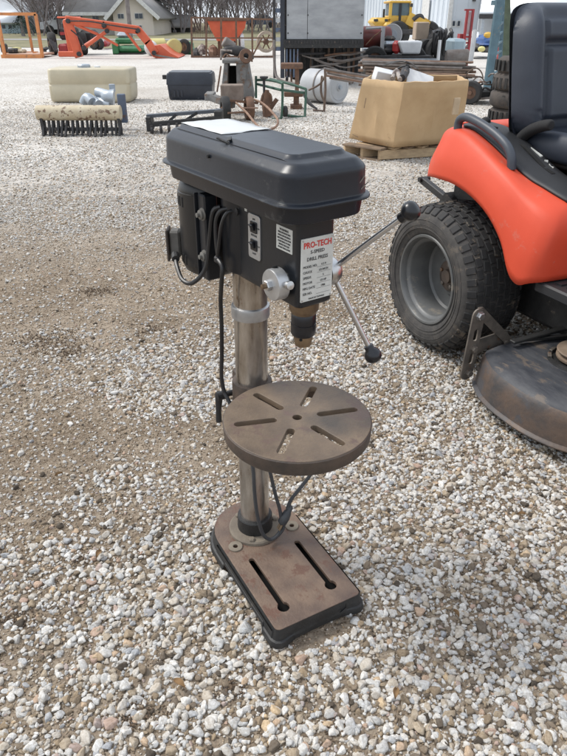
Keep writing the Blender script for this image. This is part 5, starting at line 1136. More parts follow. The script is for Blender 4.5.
# ---- yellow wheel loader
Y = 31.; t = bg('wheel_loader', 'yellow wheel loader with glass cab behind the loaded trailer', 'wheel loader', G(398,50))
ld = lambda nm, m, *q, **k: (lambda mb: (BX(mb,*q,**k), mb.build(nm, M_[m], t, bevel=.0)))(MB())
ld('engine_hood','loader_yellow',373,17.5,392,27,Y,2.0,ch=.15); ld('hood_vent','junk_dark',374,19,378,21.5,Y-.03,.1); ld('hood_vent','junk_dark',385,19,388,21.5,Y-.03,.1)
ld('rear_frame','loader_yellow',384,22,402,30,Y-.2,2.2,ch=.1); ld('exhaust','junk_dark',383.2,9,385,18,Y+.5,.15); ld('cab_roof','loader_yellow',389.5,.6,412,3,Y-.1,1.9,ch=.05)
ld('cab_glass','cab_glass',391.5,3,399,15.5,Y,1.7); ld('cab_glass','cab_glass',401,3,410.5,16,Y,1.7)
ld('cab_pillar','loader_yellow',389.5,3,392,19,Y-.06,.2); ld('cab_pillar','black_paint',399,3,401.5,21,Y-.06,.2); ld('cab_pillar','loader_yellow',409.5,3,412,17,Y-.06,.2)
ld('mirror','junk_dark',410.5,3.5,413,7,Y-.3,.1); ld('cab_base','loader_yellow',390,15.5,412,25,Y-.05,1.9,ch=.05)
ld('front_frame','loader_yellow',405,19,422,26,Y,1.6,ch=.1); ld('fender_box','junk_dark',401,29,417,35,Y-.4,.4,ch=.05); ld('step','loader_yellow',400,26,428,30,Y-.1,1.2)
mb = MB(); mb.bar(W(408,18,Y),W(428,28,Y-.2),.5,.45); mb.build('lift_arm', M_['loader_yellow'], t)
mb = MB(); mb.bar(W(424,27,Y-.1),W(428,20,Y-.1),.4,.35); mb.build('lift_arm', M_['loader_yellow'], t)
mb = MB(); TB(mb,[(413,20,Y-.3),(417,16.5,Y-.3),(421,16,Y-.3),(423,20,Y-.3)],.09,6,smooth=3); mb.build('hydraulic_hose', M_['junk_dark'], t)
for x in (392,421): wheel(t, x, Y-.1, .52, .5, ax=(0,1,0), zc=.52, mr=M_['junk_dark'])

# ---- white metal building on the right
def building(name, label, corners, h, m, group=None):
    t = bg(name, label, 'building', (sum(c.x for c in corners)/len(corners), sum(c.y for c in corners)/len(corners)), group); n = len(corners)
    return t
t = bg('metal_building', 'large white ribbed metal building behind the yard on the right', 'building', (9,42))
Yb = 42.; xc = W(449,20,Yb).x; xe = 40.; xs = W(345,20,66).x; hh = 9.
def wallbox(t, a, b, h, th, m, nm='wall'):
    mb = MB(); a = Vector(a); b = Vector(b); d = (b-a).normalized(); n = Vector((-d.y,d.x,0)); mb.prism([(a.x,a.y),(b.x,b.y),(b.x+n.x*th,b.y+n.y*th),(a.x+n.x*th,a.y+n.y*th)],0,h); return mb.build(nm, M_[m], t)
wallbox(t,(xc,Yb,0),(xe,Yb,0),hh,.2,'metal_siding'); wallbox(t,(xs,62,0),(xc,Yb+.2,0),hh,.2,'metal_siding')
for i in range(46):
    x = xc+.3+i*.62; mb = MB(); mb.span((x,Yb-.02,.3),(x+.05,Yb-.004,hh)); mb.build('wall_rib', M_['metal_siding'], t)
dv = Vector((xc-xs,Yb-62,0)); nn = Vector((dv.y,-dv.x,0)).normalized()
if nn.x > 0: nn = -nn
for i in range(30):
    p = Vector((xs,62,0))+dv*((i+.5)/30)+nn*.03; mb = MB(); mb.bar(p+Vector((0,0,.3)),p+Vector((0,0,hh)),.04,.04); mb.build('wall_rib', M_['metal_siding'], t)
mb = MB(); mb.span((xc-.1,Yb-.12,0),(xc+.12,Yb-.06,hh)); mb.build('corner_trim', M_['trim_white'], t)
for (x0_,x1_) in ((452,455.5),(457,460.5)):
    mb = MB(); BX(mb,x0_,20.5,x1_,26.5,Yb-.12,.1); fr_ = mb.build('window_frame', M_['trim_white'], t); mb = MB(); BX(mb,x0_+.5,21,x1_-.5,26,Yb-.13,.008); mb.build('pane', M_['dark_glass'], fr_)
p = Vector((xs,62,0))+dv*.83+nn*.08; mb = MB(); mb.bar(p,p+Vector((0,0,2.15)),1.1,.05,up=(nn.x,nn.y,0)); mb.build('door', M_['trim_white'], t)
mb = MB(); BX(mb,473,0,476,1.2,Yb-.2,.2); mb.build('wall_lamp', M_['junk_dark'], t)
# lean-to shed with metal roof
t = bg('lean_to_shed', 'open fronted shed with pale metal roof beyond the blue steel tower', 'shed', (13.5,36))
Ys = 36.; xl_ = W(481,20,Ys).x; xr_ = 24.; ze = W(490,15,Ys).z
mb = MB(); mb.add([(xl_-.2,Ys-.3,ze),(xr_,Ys-.3,ze),(xr_,Ys+6,ze+2.2),(xl_+1.6,Ys+6,ze+2.2)],[(0,1,2,3)]); o = mb.build('shed_roof', M_['roof_metal'], t); so = o.modifiers.new('s','SOLIDIFY'); so.thickness = .12
for i in range(16): mb = MB(); x = xl_+i*.62; mb.bar((x,Ys-.3,ze+.05),(x+1.8*(1-i/20),Ys+6,ze+2.25),.06,.05); mb.build('roof_rib', M_['roof_metal'], t)
mb = MB(); mb.span((xl_-.2,Ys-.36,ze-.16),(xr_,Ys-.30,ze+.03)); mb.build('fascia', M_['junk_dark'], t)
mb = MB(); mb.span((xl_+.1,Ys+.8,0),(xr_,Ys+.9,ze-.1)); mb.build('shed_wall', M_['shed_siding'], t)
for x in (xl_,xl_+1.6,xl_+3.4): mb = MB(); mb.span((x,Ys-.2,0),(x+.12,Ys-.08,ze-.1)); mb.build('shed_post', M_['galvanised'], t)
mb = MB(); mb.bar((xl_+1.2,Ys-.1,0.2),(xl_+1.75,Ys-.1,ze-.15),.10,.10); mb.build('shed_brace', M_['junk_dark'], t)

# ---- machinery and tarp in front of the shed
Y = 24.
for k,(q,m,nm,lb,cat) in enumerate((((473,30,484,46,Y,1.0),'plastic_white','white_machine','white machine housing behind the leaning white post','machine'),((478,34,503,47,Y-.5,1.4),'tarp_blue','blue_tarp_heap','heap covered with crumpled blue tarp between the tower legs','tarp heap'),((470,43,486,52,Y-1,1.2),'junk_dark','scrap_pile','dark brown scrap pile left of the blue tarp heap','scrap'),((484,44,508,53,Y-.8,1.2),'junk_dark','scrap_pile','dark scrap pile under the blue tarp heap','scrap'))):
    mb = MB(); lump(mb,*q,20+k,nu=12,nv=6); o = mb.build(nm, M_[m], None, smooth=20); tag(o, lb, cat)
mb = MB(); c = W(488,35,Y-1); mb.ball((c.x,c.y,c.z),.11,10,sc=(1.3,1,.8)); o = mb.build('yellow_drum', M_['loader_yellow'], None); tag(o,'small yellow machine part above the blue tarp heap','machine part')
mb = MB(); c = W(481.5,49,Y-1.6); mb.ball((c.x,c.y,c.z),.09,10,sc=(1.3,1,.9)); o = mb.build('yellow_lamp', M_['barrel_yellow'], None); tag(o,'small yellow piece low on the dark scrap pile','machine part')
mb = MB(); BX(mb,503,47,511,62,17,.5,ch=.03); o = mb.build('red_machine', M_['frame_red'], None); tag(o,'small red machine seen between the tower and the seat','machine')

# ---- steel tower
t = bg('steel_tower', 'leaning blue green steel tower left of the tractor seat', 'tower', G(488,92)); Y = 12.4
up = lambda x, y, Y_: W(x,y,Y_)
def leg(xa, ya, xb, yb, Y_, w, m, nm='tower_leg'):
    a = W(xa,ya,Y_); b = W(xb,yb,Y_); d = (b-a); b2 = b+d*.28; mb = MB(); mb.bar(a,b2,w,w*.8,ch=.004); mb.build(nm, M_[m], t)
leg(487,92,500,0,Y,.13,'tower_blue'); leg(499,84,503,0,Y+.5,.06,'tower_blue'); leg(506,84,505.5,0,Y+.8,.14,'tower_green'); leg(518,80,503,4,Y+.9,.05,'tower_blue')
for i in range(9):
    y = 84-i*9.5; mb = MB(); mb.bar(W(488.5+13*(92-y)/92,y,Y+.02),W(500+.05*(84-y),y-5,Y+.5),.03,.03); mb.build('tower_lattice', M_['tower_blue'], t)
mb = MB(); BX(mb,496,0,504,5,Y+.1,.3); mb.build('tower_head', M_['tower_blue'], t)

# ---- black hitch machine and tyres by the seat
t = bg('hitch_machine', 'black wheeled hitch implement on the gravel at the tower foot', 'implement', G(483,104)); Y = DY(104)
mb = MB(); BX(mb,472,90,498,99,Y,.5,ch=.03); mb.build('implement_body', M_['black_iron'], t)
mb = MB(); BX(mb,470,85,482,90,Y+.05,.3,ch=.02); mb.build('gear_case', M_['pipe_grey'], t)
wheel(t,470,Y-.05,.17,.12,ax=(.6,1,0)); wheel(t,499,Y-.2,.22,.10,ax=(1,.3,0))
for i in range(7):
    r = random.Random(40+i); x = r.uniform(468,500); y = r.uniform(76,92); mb = MB(); TB(mb,[(x,y,Y),(x+r.uniform(3,9),y+r.uniform(-5,5),Y-.1),(x+r.uniform(8,14),y+r.uniform(-2,8),Y)],.014,6,smooth=3); mb.build('implement_rod', M_[r.choice(['junk_dark','rust_brown','pipe_grey'])], t)
mb = MB(); mb.bar(W(478,99,Y-.05),W(500,97,Y-.1),.05,.03); mb.build('draw_bar', M_['pipe_grey'], t)
t = bg('wire_rings', 'tangled wire ringed wheel leaning beside the tyre stack', 'wheel', G(502,106)); Yw = DY(108)
for k, rr0 in enumerate((.26,.21,.15)):
    c = W(503,86,Yw+.02*k); mb = MB(); mb.tube([c+Vector((math.cos(a)*rr0*.45, math.sin(a)*rr0*.3, math.sin(a)*rr0*1.0)) for a in np.linspace(0,2*math.pi,25)[:-1]],.012,6,closed=True); mb.build('ring', M_['junk_dark'], t)
Yt = 7.6; rr_ = random.Random(3)
for k in range(5):
    p = W(517,118-k*14,Yt); r = .27; z = .09+k*.165; mb = MB(); mb.lathe([(r*.55,-.06),(r*.85,-.085),(r,-.055),(r*1.02,0),(r,.055),(r*.85,.085),(r*.55,.06)],32,(W(519,90,Yt).x+rr_.uniform(-.02,.02),Yt,z),axis=(rr_.uniform(-.05,.05),rr_.uniform(-.05,.05),1),closed=True)
    o = mb.build('tyre', mat('stack_tyre_%d' % k,(.085,.07,.06),(.04,.036,.034),rough=.85,scale=9), None, smooth=50); tag(o, ['dusty tyre at the bottom of the tall stack behind the tractor seat','second tyre from the bottom of the stack behind the seat','middle tyre of the stack behind the tractor seat','second tyre from the top of the stack behind the seat','dusty tyre on top of the stack behind the tractor seat'][k], 'tyre')
    mb = MB()
    for j in range(26): a = j*2*math.pi/26; mb.box((W(519,90,Yt).x+r*1.02*math.cos(a),Yt+r*1.02*math.sin(a),z),(.02,.03,.10),rot=(0,0,a))
    mb.build('tread_lugs', M_['tyre_dark'], o, kind='stuff')

# ---- orange loader arms
Y = 23.6; t = bg('loader_attachment', 'bright orange front loader attachment with bucket lying at the yard edge', 'loader attachment', G(115,59))
def arm(nm, pts, w, h, dy=0, m='loader_orange'):
    P = [W(x,y,Y+dy) for x,y in pts]
    for a, b in zip(P[:-1], P[1:]): mb = MB(); d = (b-a).normalized()*.04; mb.bar(a-d,b+d,w,h,ch=.02); mb.build(nm, M_[m], t)
for dy in (0, 1.3):
    dxx = -5 if dy else 0
    arm('boom', [(67,20),(104,25),(138,30)], .14, .24, dy); arm('boom', [(138,30),(148,42),(155,53)], .14, .24, dy)
    arm('mast', [(67.5,20) if not dy else (66,22),(79,56) if not dy else (72,54)], .16, .26, dy)
    arm('lift_cylinder', [(84,48),(107,31)], .10, .10, dy, 'loader_orange'); arm('lift_cylinder', [(76,25),(97,34)], .08, .08, dy)
arm('tilt_link', [(97,34),(117,45)], .07, .07); arm('tilt_link', [(126,32),(140,50)], .08, .08); arm('base_rail', [(60,54),(80,54)], .14, .16); arm('base_rail', [(84,46),(108,30)], .09, .08, .3)
mb = MB(); x0_, x1_ = W(153,50,Y).x, W(180,58,Y).x; prof = [W(152,46,Y),W(160,45,Y),W(170,53,Y),W(179,57.5,Y),W(176,59.5,Y),W(160,59,Y),W(153,57,Y)]
n = len(prof); mb.add(prof+[p+Vector((0,1.6,0)) for p in prof],[tuple(range(n)),tuple(range(n,2*n))]+[(i,(i+1)%n,(i+1)%n+n,i+n) for i in range(n)]); mb.build('bucket', M_['loader_orange'], t, smooth=30)
# ---- small tractor behind it
Y = 25.5; t = bg('red_utility_tractor', 'dark red utility tractor partly behind the orange loader arms', 'tractor', G(66,56))
BXp = lambda nm, m, *q, **k: (lambda mb: (BX(mb,*q,**k), mb.build(nm, M_[m], t)))(MB())
BXp('canopy','loader_orange',56.5,16.5,70,18.5,Y,1.4,ch=.03); BXp('roof_post','junk_dark',57.5,18,58.5,36,Y,.06); BXp('roof_post','junk_dark',68,18,69,36,Y,.06)
BXp('engine','junk_dark',59,28,70,40,Y,1.2,ch=.06); BXp('hood_plate','frame_red',60,32,68,35,Y-.05,.1); BXp('front_grille','frame_red',58,44,68,54,Y-.1,.8,ch=.06); BXp('seat','black_paint',61,22,67,30,Y+.4,.5,ch=.05)
for x in (61,90): wheel(t,x,Y+.2,.36,.25,ax=(.9,.4,0),zc=.36)
BXp('rear_body','junk_dark',79,30,93,44,Y+.3,.9,ch=.1)
for k in range(3):
    mb = MB(); a = W(50+k*2.2,40+k*1.5,24.5); b = W(56+k*.5,51,24.3); mb.bar(a,b,.09,.07); mb.build('plough_blade', M_['junk_dark'], t)
# ---- orange rack
Y = 23.7; t = bg('orange_rack', 'orange steel goods rack at the left edge of the yard', 'rack', G(20,58))
rk = lambda nm, a, b, dy=0, w=.09: (lambda mb: (mb.bar(W(*a,Y+dy),W(*b,Y+dy),w,w), mb.build(nm, M_['rack_orange'], t)))(MB())
rk('post',(35.5,14),(42.5,57)); rk('post',(26,15),(33,53),1.4,.07); rk('post',(-3,14),(5,57)); rk('post',(-10,15),(-3,53),1.4,.07)
rk('top_rail',(-3,14),(36,14)); rk('top_rail',(26,15),(36,14),.7,.06); rk('base_rail',(2,57),(43,57),0,.14); rk('base_rail',(4,53),(38,53),1.4,.10); rk('base_rail',(33,53),(43,57),.7,.1)
mb = MB(); BX(mb,3,54,42,56,Y+.1,1.3); mb.build('rack_deck', mat('rack_pink',(.50,.33,.25),(.40,.27,.2),rough=.8,scale=3), t)
for k,(q,m,lb) in enumerate((((7,48.5,15,53.5),'junk_dark','dark battery case on the left of the orange rack'),((16,49.5,23,53.5),'rusted_cream','cream tub in the middle of the orange rack'),((0,44,4,53),'junk_dark','black can at the far left of the orange rack'),((11,47.5,18,50.5),'barrel_yellow','yellow case lying in the orange rack'))):
    mb = MB(); BX(mb,*q,Y+.4+.25*k,.4,ch=.04); o = mb.build('case', M_[m], None); tag(o, lb, 'case')
for k,(q,m,lb) in enumerate((((40,47,47,52,27.),'junk_dark','dark engine scrap between the orange rack and the tractor'),((45,49,51,53,26.),'plastic_white','white bucket left of the red utility tractor'))):
    mb = MB(); lump(mb,*q,.7,60+k,nu=10,nv=5); o = mb.build('scrap_piece', M_[m], None); tag(o, lb, 'scrap')
# ---- green mower
Y = 26.; t = bg('green_seeder', 'green implement with a round drum under the orange loader arms', 'implement', G(127,56))
q2 = lambda nm, m, *q, **k: (lambda mb: (BX(mb,*q,**k), mb.build(nm, M_[m], t)))(MB())
q2('deck','machine_green',117,46,142,53,Y,1.0,ch=.08); q2('frame','machine_green',112,42,118,54,Y-.1,.3,ch=.03); q2('motor','galvanised',116,32,128,39,Y+.3,.5,ch=.1); q2('motor_base','machine_green',115,38,131,44,Y+.2,.7,ch=.05); q2('skid','junk_dark',113,53,143,56,Y-.05,1.1)
t = bg('quad_bike', 'small white and red machine behind the loader arms', 'machine', G(101,50)); Y = 30
mb = MB(); BX(mb,98,41,107,47,Y,.8,ch=.1); mb.build('body_panel', M_['frame_red'], t)
mb = MB(); BX(mb,100,40,103,46,Y-.1,.3,ch=.05); mb.build('front_panel', M_['plastic_white'], t)
for x in (101,106): wheel(t,x,Y-.2,.22,.15,ax=(.5,1,0),zc=.22)
# ---- barrels and round bale net
mb = MB(); p = W(157,48,25.5); mb.lathe([(.23,-.30),(.26,-.27),(.26,.27),(.23,.30)],24,(p.x,25.5,.27),axis=(1,.3,0)); o = mb.build('white_barrel', M_['barrel_yellow'], None); tag(o,'pale yellow barrel lying behind the orange bucket','barrel')
mb = MB(); p = W(151,47,25.2); mb.ball((p.x,25.2,.24),.24,16); o = mb.build('white_float', M_['plastic_white'], None); tag(o,'round white tank end behind the orange loader arm','tank')
mb = MB(); p = W(174,48,25.0); mb.lathe([(.22,-.15),(.26,-.12),(.26,.12),(.22,.15)],24,(p.x,25.,.27),axis=(.35,-1,.1)); o = mb.build('yellow_roll', M_['barrel_yellow'], None); tag(o,'round yellow roll standing right of the pale barrel','roll')
# ---- green implement at the cage
Y = 26.; t = bg('green_mower', 'small green mower beside the rusty cage', 'mower', G(188,56))
for q, m, nm in (((184,42,192,50),'machine_green','mower_body'),((186,48,194,55),'machine_green','mower_deck')):
    mb = MB(); BX(mb,*q,Y,.6,ch=.06); mb.build(nm, M_[m], t)
wheel(t,188,Y-.1,.25,.12,ax=(.5,1,0),zc=.25)
# ---- rusty mesh cage and orange hopper
Y = 24.; t = bg('mesh_cage', 'long rusty steel cage wagon standing across the yard edge', 'cage', G(232,58))
def cg(nm, a, b, dy=0, w=.05, m='rust_brown'): mb = MB(); mb.bar(W(*a,Y+dy),W(*b,Y+dy),w,w); mb.build(nm, M_[m], t)
for dy in (0, 1.2):
    cg('top_rail',(191,17.5),(274,19.5),dy)
    for x in (191.5,206,221,236,252,273): cg('post',(x,17.5),(x+.5,58),dy,.06)
    cg('mid_rail',(192,38),(273,38),dy,.04)
cg('base_rail',(191,57),(274,57),0,.07); cg('brace',(252,57),(262,38),0,.05)
for i in range(22): cg('mesh_bar',(192.5+i*1.3,18),(192.5+i*1.3,38),1.22,.012)
t = bg('orange_hopper', 'orange tapered spreader hopper standing in the rusty cage', 'hopper', G(227,56)); Y = 24.4
a = [W(206.5,19.5,Y),W(246.5,19.5,Y),W(245,28,Y),W(236,41,Y),W(217,41,Y),W(211,30,Y)]; mb = MB(); n = 6
ct = sum(a, Vector())/6; back_ = [ct+(p-ct)*.9+Vector((0,.9,0)) for p in a]; mb.add(a+back_,[tuple(range(n)),tuple(range(n,2*n))]+[(i,(i+1)%n,(i+1)%n+n,i+n) for i in range(n)]); mb.build('hopper_body', M_['loader_orange'], t)
mb = MB(); mb.span((W(206,19,Y).x,Y-.04,W(220,20,Y).z-.03),(W(247,19,Y).x,Y+1.0,W(220,19,Y).z)); mb.build('hopper_rim', M_['rust_brown'], t)
for x in (219,235): mb = MB(); mb.bar(W(x,40,Y+.3),(W(x,50,Y+.3).x,Y+.3,0),.08,.08); mb.build('hopper_leg', M_['rust_brown'], t)
wheel(t,243,Y+.2,.36,.12,ax=(1,.2,0),zc=.36,m=M_['plastic_white'])
for k,(x,y,r,m,lb) in enumerate(((201,49,.22,'junk_mix','small engine lying inside the left bay of the rusty cage'),(212,50,.2,'rust_light','rust coloured scrap box inside the rusty cage'),(196,53,.18,'junk_dark','dark scrap part at the left foot of the cage'))):
    mb = MB(); lump(mb,x-5,y-5,x+5,y+6,24.6,.7,80+k,nu=9,nv=5); o = mb.build('scrap_piece', M_[m], None, smooth=20); tag(o, lb, 'scrap')
t = bg('steel_wheel', 'tan rimmed round steel wheel behind the right end of the cage', 'wheel', G(266,50)); Y = 25.5  # loose spoked steel wheel with rim and hub
c = W(266,44,Y); r = .34; c.z = .42
mb = MB(); mb.lathe([(r*.72,-.04),(r,-.05),(r,.05),(r*.72,.04)],30,c,axis=(.4,-1,0),closed=True); mb.build('rim', mat('wheel_tan',(.50,.42,.32),(.40,.33,.26),rough=.7,scale=3), t)
mb = MB(); mb.lathe([(.09,-.06),(.09,.06)],16,c,axis=(.4,-1,0)); mb.build('hub', M_['rust_brown'], t)
for k in range(6): a_ = k*math.pi/3; e1 = Vector((.93,.37,0)); mb = MB(); mb.bar(c+e1*math.cos(a_)*.09+Vector((0,0,math.sin(a_)*.09)), c+e1*math.cos(a_)*r*.74+Vector((0,0,math.sin(a_)*r*.74)),.035,.035); mb.build('spoke', M_['rust_brown'], t)
# blue and grey parked things beyond
for k,(q,m,lb,Y) in enumerate((((246,37,262,42),'blue_grey_paint','dark blue car parked far behind the rusty cage',86.),((40,29.5,51,33.5),'car_silver','silver car parked far away right of the small evergreen',55.))):
    t = bg('parked_car', lb, 'car', G((q[0]+q[2])/2, 40)); x0_, x1_ = W(q[0],30,Y).x, W(q[2],30,Y).x; mb = MB()
    L_ = max(3.6,(x1_-x0_)); x1_ = x0_+L_; z = .0
    rg = []
    for yy_, s_ in ((0,.0),(.1,.06),(1.5,.06),(1.6,0)):
        pr = [(x0_,.35),(x0_+.05,.8),(x0_+.9,.95),(x0_+1.4,1.4),(x0_+L_-1.3,1.42),(x0_+L_-.5,.98),(x0_+L_,.85),(x0_+L_,.35)]; cxm = x0_+L_/2
        rg.append([Vector((cxm+(p[0]-cxm)*(.97 if s_ == 0 else 1), Y+yy_, p[1]*(.97 if s_ == 0 else 1))) for p in pr])
    mb.loft(rg); mb.build('body', M_[m], t, smooth=25)
    mb = MB(); mb.prism([(x0_+1.1,.98),(x0_+1.5,1.34),(x0_+L_-1.35,1.35),(x0_+L_-.8,1.0)],0,.02,M=Matrix(((1,0,0,0),(0,0,1,Y-.03),(0,1,0,0),(0,0,0,1)))); mb.build('side_windows', M_['dark_glass'], t)
    for xx in (x0_+.75,x0_+L_-.8):
        for yy in (Y-.01,Y+1.45): mb = MB(); mb.lathe([(.15,-.1),(.30,-.1),(.32,.0),(.30,.1)],18,(xx,yy+.08,.32),axis=(0,1,0)); mb.build('wheel', M_['tyre_dark'], t)

# ---- left house, small barn
t = bg('farm_house', 'big tan sided house with brown shingle roof beyond the orange loader', 'house', (-12,56))
Y = 52.; X = lambda x: W(x,25,Y).x
gx0, gx1 = X(114), X(153.5); zE = W(115,12,Y).z; zP = W(137,1,Y).z; zEr = W(152,12.5,Y).z
def extr(poly, y0, y1, m, nm, par): mb = MB(); n = len(poly); mb.add([(a,y0,b) for a,b in poly]+[(a,y1,b) for a,b in poly],[tuple(range(n)),tuple(range(n,2*n))]+[(i,(i+1)%n,(i+1)%n+n,i+n) for i in range(n)]); return mb.build(nm, M_[m], par)
gm = gx0+(gx1-gx0)*.48; zP = zE+1.25
extr([(gx0,0),(gx1,0),(gx1,zE),(gm,zP),(gx0,zE)], Y, Y+8, 'house_siding', 'wall', t)
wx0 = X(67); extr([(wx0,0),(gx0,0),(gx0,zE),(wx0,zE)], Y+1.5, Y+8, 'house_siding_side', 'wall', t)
mb = MB(); mb.add([(wx0-.5,Y+1.0,zE-.05),(gx0+.1,Y+1.0,zE-.05),(gx0+.1,Y+5,zE+2.6),(wx0-.5,Y+5,zE+2.6)],[(0,1,2,3)]); mb.add([(wx0-.5,Y+9,zE-.05),(gx0+.1,Y+9,zE-.05),(gx0+.1,Y+5,zE+2.6),(wx0-.5,Y+5,zE+2.6)],[(0,1,2,3)]); o = mb.build('roof', M_['shingles'], t, weld=True); so = o.modifiers.new('s','SOLIDIFY'); so.thickness = .15
mb = MB(); k_ = .5; sl = (zP-zE)/(gm-gx0); mb.add([(gx0-k_,Y-.4,zE-k_*sl+.06),(gm,Y-.4,zP+.06),(gm,Y+8.4,zP+.06),(gx0-k_,Y+8.4,zE-k_*sl+.06)],[(0,1,2,3)]); sr = (zP-zE)/(gx1-gm); mb.add([(gx1+k_,Y-.4,zE-k_*sr+.06),(gm,Y-.4,zP+.06),(gm,Y+8.4,zP+.06),(gx1+k_,Y+8.4,zE-k_*sr+.06)],[(0,1,2,3)]); o = mb.build('gable_roof', M_['shingles'], t, weld=True); so = o.modifiers.new('s','SOLIDIFY'); so.thickness = .14
for a, b in (((gx0-k_,zE-k_*sl),(gm,zP)),((gm,zP),(gx1+k_,zE-k_*sr))): mb = MB(); mb.bar((a[0],Y-.45,a[1]+.02),(b[0],Y-.45,b[1]+.02),.10,.24); mb.build('fascia', M_['trim_white'], t)
mb = MB(); mb.span((wx0-.5,Y+.92,zE-.22),(gx0,Y+.99,zE)); mb.build('gutter', M_['trim_white'], t)
def win(x0_,y0_,x1_,y1_,Yw,par):
    mb = MB(); BX(mb,x0_,y0_,x1_,y1_,Yw-.05,.06); f = mb.build('window', M_['trim_white'], par)
    xm = (x0_+x1_)/2
    for a,b in ((x0_+.45,xm-.2),(xm+.2,x1_-.45)): mb = MB(); BX(mb,a,y0_+.5,b,y1_-.5,Yw-.07,.015); mb.build('pane', M_['dark_glass'], f)
win(117.5,13.5,124,19,Y,t); win(134.5,13,143,19,Y,t); win(136,25,142,31,Y,t); win(92,15.5,99,21,Y+1.5,t); win(77,15,83,20,Y+1.5,t)
mb = MB(); mb.span((X(80),Y+5,zE+2.0),(X(83),Y+5.6,zE+3.6)); mb.build('chimney', M_['rust_light'], t)
Y = 47.; mb = MB(); p = W(130,30,Y); mb.tube([(p.x,Y,0),(p.x,Y,9.5)],[.14,.10],8); o = mb.build('utility_pole', M_['bark'], None); tag(o,'thin grey utility pole in front of the tan house','pole')
t = bg('blue_barn', 'pale blue barn with shiny metal roof at the far left', 'barn', G(14,36)); Y = 58.
x0_, x1_ = W(-14,28,Y).x, W(20,28,Y).x; zw = W(5,23,Y).z; zr = W(5,3,Y).z
mb = MB(); mb.span((x0_,Y,0),(x1_,Y+9,zw)); mb.build('wall', M_['barn_blue'], t)
mb = MB(); mb.add([(x0_-.4,Y-.5,zw-.05),(x1_+.3,Y-.5,zw-.05),(x1_+1.6,Y+5,zr+.3),(x0_-.4,Y+5,zr+.3)],[(0,1,2,3)]); o = mb.build('roof', M_['roof_metal'], t); so = o.modifiers.new('s','SOLIDIFY'); so.thickness = .12
for i in range(12): mb = MB(); x = x0_+i*(x1_-x0_)/11; mb.bar((x,Y-.5,zw),(x+.05*i,Y+5,zr+.35),.07,.06); mb.build('roof_seam', M_['shed_siding'], t)
extr([(W(21,20,Y+3).x,0),(W(35,20,Y+3).x,0),(W(35,20,Y+3).x,W(35,17,Y).z),(W(28,20,Y+3).x,W(28,4,Y).z),(W(21,20,Y+3).x,W(21,17,Y).z)], Y+3, Y+9, 'metal_siding', 'wing', t)
for a,b in ((2,5),(8.5,11.5)): mb = MB(); BX(mb,a,25,b,28.5,Y-.04,.05); mb.build('window', M_['dark_glass'], t)
t = bg('far_cabin', 'dark low cabin among the far bare trees', 'cabin', G(176,40)); Y = 62.
mb = MB(); BX(mb,161,28,190,36,Y,4,z0=0.); mb.build('wall', M_['junk_dark'], t)
mb = MB(); a,b = W(160,28,Y).x, W(191,28,Y).x; z = W(170,28,Y).z; mb.add([(a,Y-.4,z),(b,Y-.4,z),(b,Y+2,z+.9),(a,Y+2,z+.9)],[(0,1,2,3)]); o = mb.build('roof', M_['shingles'], t); so = o.modifiers.new('s','SOLIDIFY'); so.thickness = .1
for x in (165,173,181): mb = MB(); BX(mb,x,30,x+3.5,33,Y-.05,.04); mb.build('window', M_['galvanised'], t)

# ---- grass beyond the yard
mg = mat('lawn', (.215,.19,.11), (.145,.14,.072), rough=.95, scale=.35, bump=.3, bscale=3, spots=(.27,.23,.13), sscale=1.2, sthr=.55)
mb = MB(); pts = [(-90,31.5),(-14,32.5),(-8,31.0),(-3,30.0),(1.2,30.0),(1.2,150),(-90,150)]
mb.add([(x,y,.012) for x,y in pts],[tuple(range(len(pts)))]); mb.build('grass_field', mg, kind='structure', smooth=0)
mb = MB(); mb.add([(-90,44,.020),(1.2,41,.020),(1.2,43.5,.020),(-90,47,.020)],[(0,1,2,3)]); mb.build('road', mat('road_grey',(.30,.29,.28),rough=.9,scale=1), kind='structure', smooth=0)

# ---- bare trees
def branch(mb, tw, p, d, L, r, lev, rn, maxlev):
    n = 3; pts = [p]; q = p.copy(); dd = d.copy()
    for i in range(n):
        dd = (dd+Vector((rn.gauss(0,.10),rn.gauss(0,.10),rn.gauss(0,.06)+.04))).normalized(); q = q+dd*L/n; pts.append(q.copy())
    (mb if lev < 2 else tw).tube(pts,[r,r*.62] if lev else [r,r*.7],7 if lev == 0 else (5 if lev == 1 else 3),caps=False)
    if lev >= maxlev: return
    k = (10,6,5,4)[min(lev,3)]+rn.randint(0,1)
    for i in range(k):
        f = (.10 if lev == 0 else .2)+(.88 if lev == 0 else .78)*(i+rn.random()*.6)/k; f = min(f,.99); a = pts[int(f*n)].lerp(pts[min(n,int(f*n)+1)], f*n-int(f*n))
        up = Vector((rn.gauss(0,1),rn.gauss(0,1),rn.gauss(.35,.4))).normalized(); nd = (dd*.75+up*.85).normalized()
        branch(mb, tw, a, nd, L*rn.uniform(.48,.72), r*.38, lev+1, rn, maxlev)
trees = []
for k in range(6):
    rn = random.Random(50+k); tr = thing('bare_tree', 'tree', 'tree'); a, b = MB(), MB()
    for j in range(5 if k % 2 else 3):
        q = j*1.9+k; branch(a, b, Vector((.35*math.cos(q),.35*math.sin(q),0)), Vector((.30*math.cos(q)+rn.uniform(-.1,.1),.25*math.sin(q),1)).normalized(), rn.uniform(4.2,6.), rn.uniform(.045,.075), 0, rn, 4 if j < 2 else 3)
    a.build('trunk', M_['bark'], tr, world=False); b.build('crown', M_['twig'], tr, world=False, smooth=0); trees.append(tr)
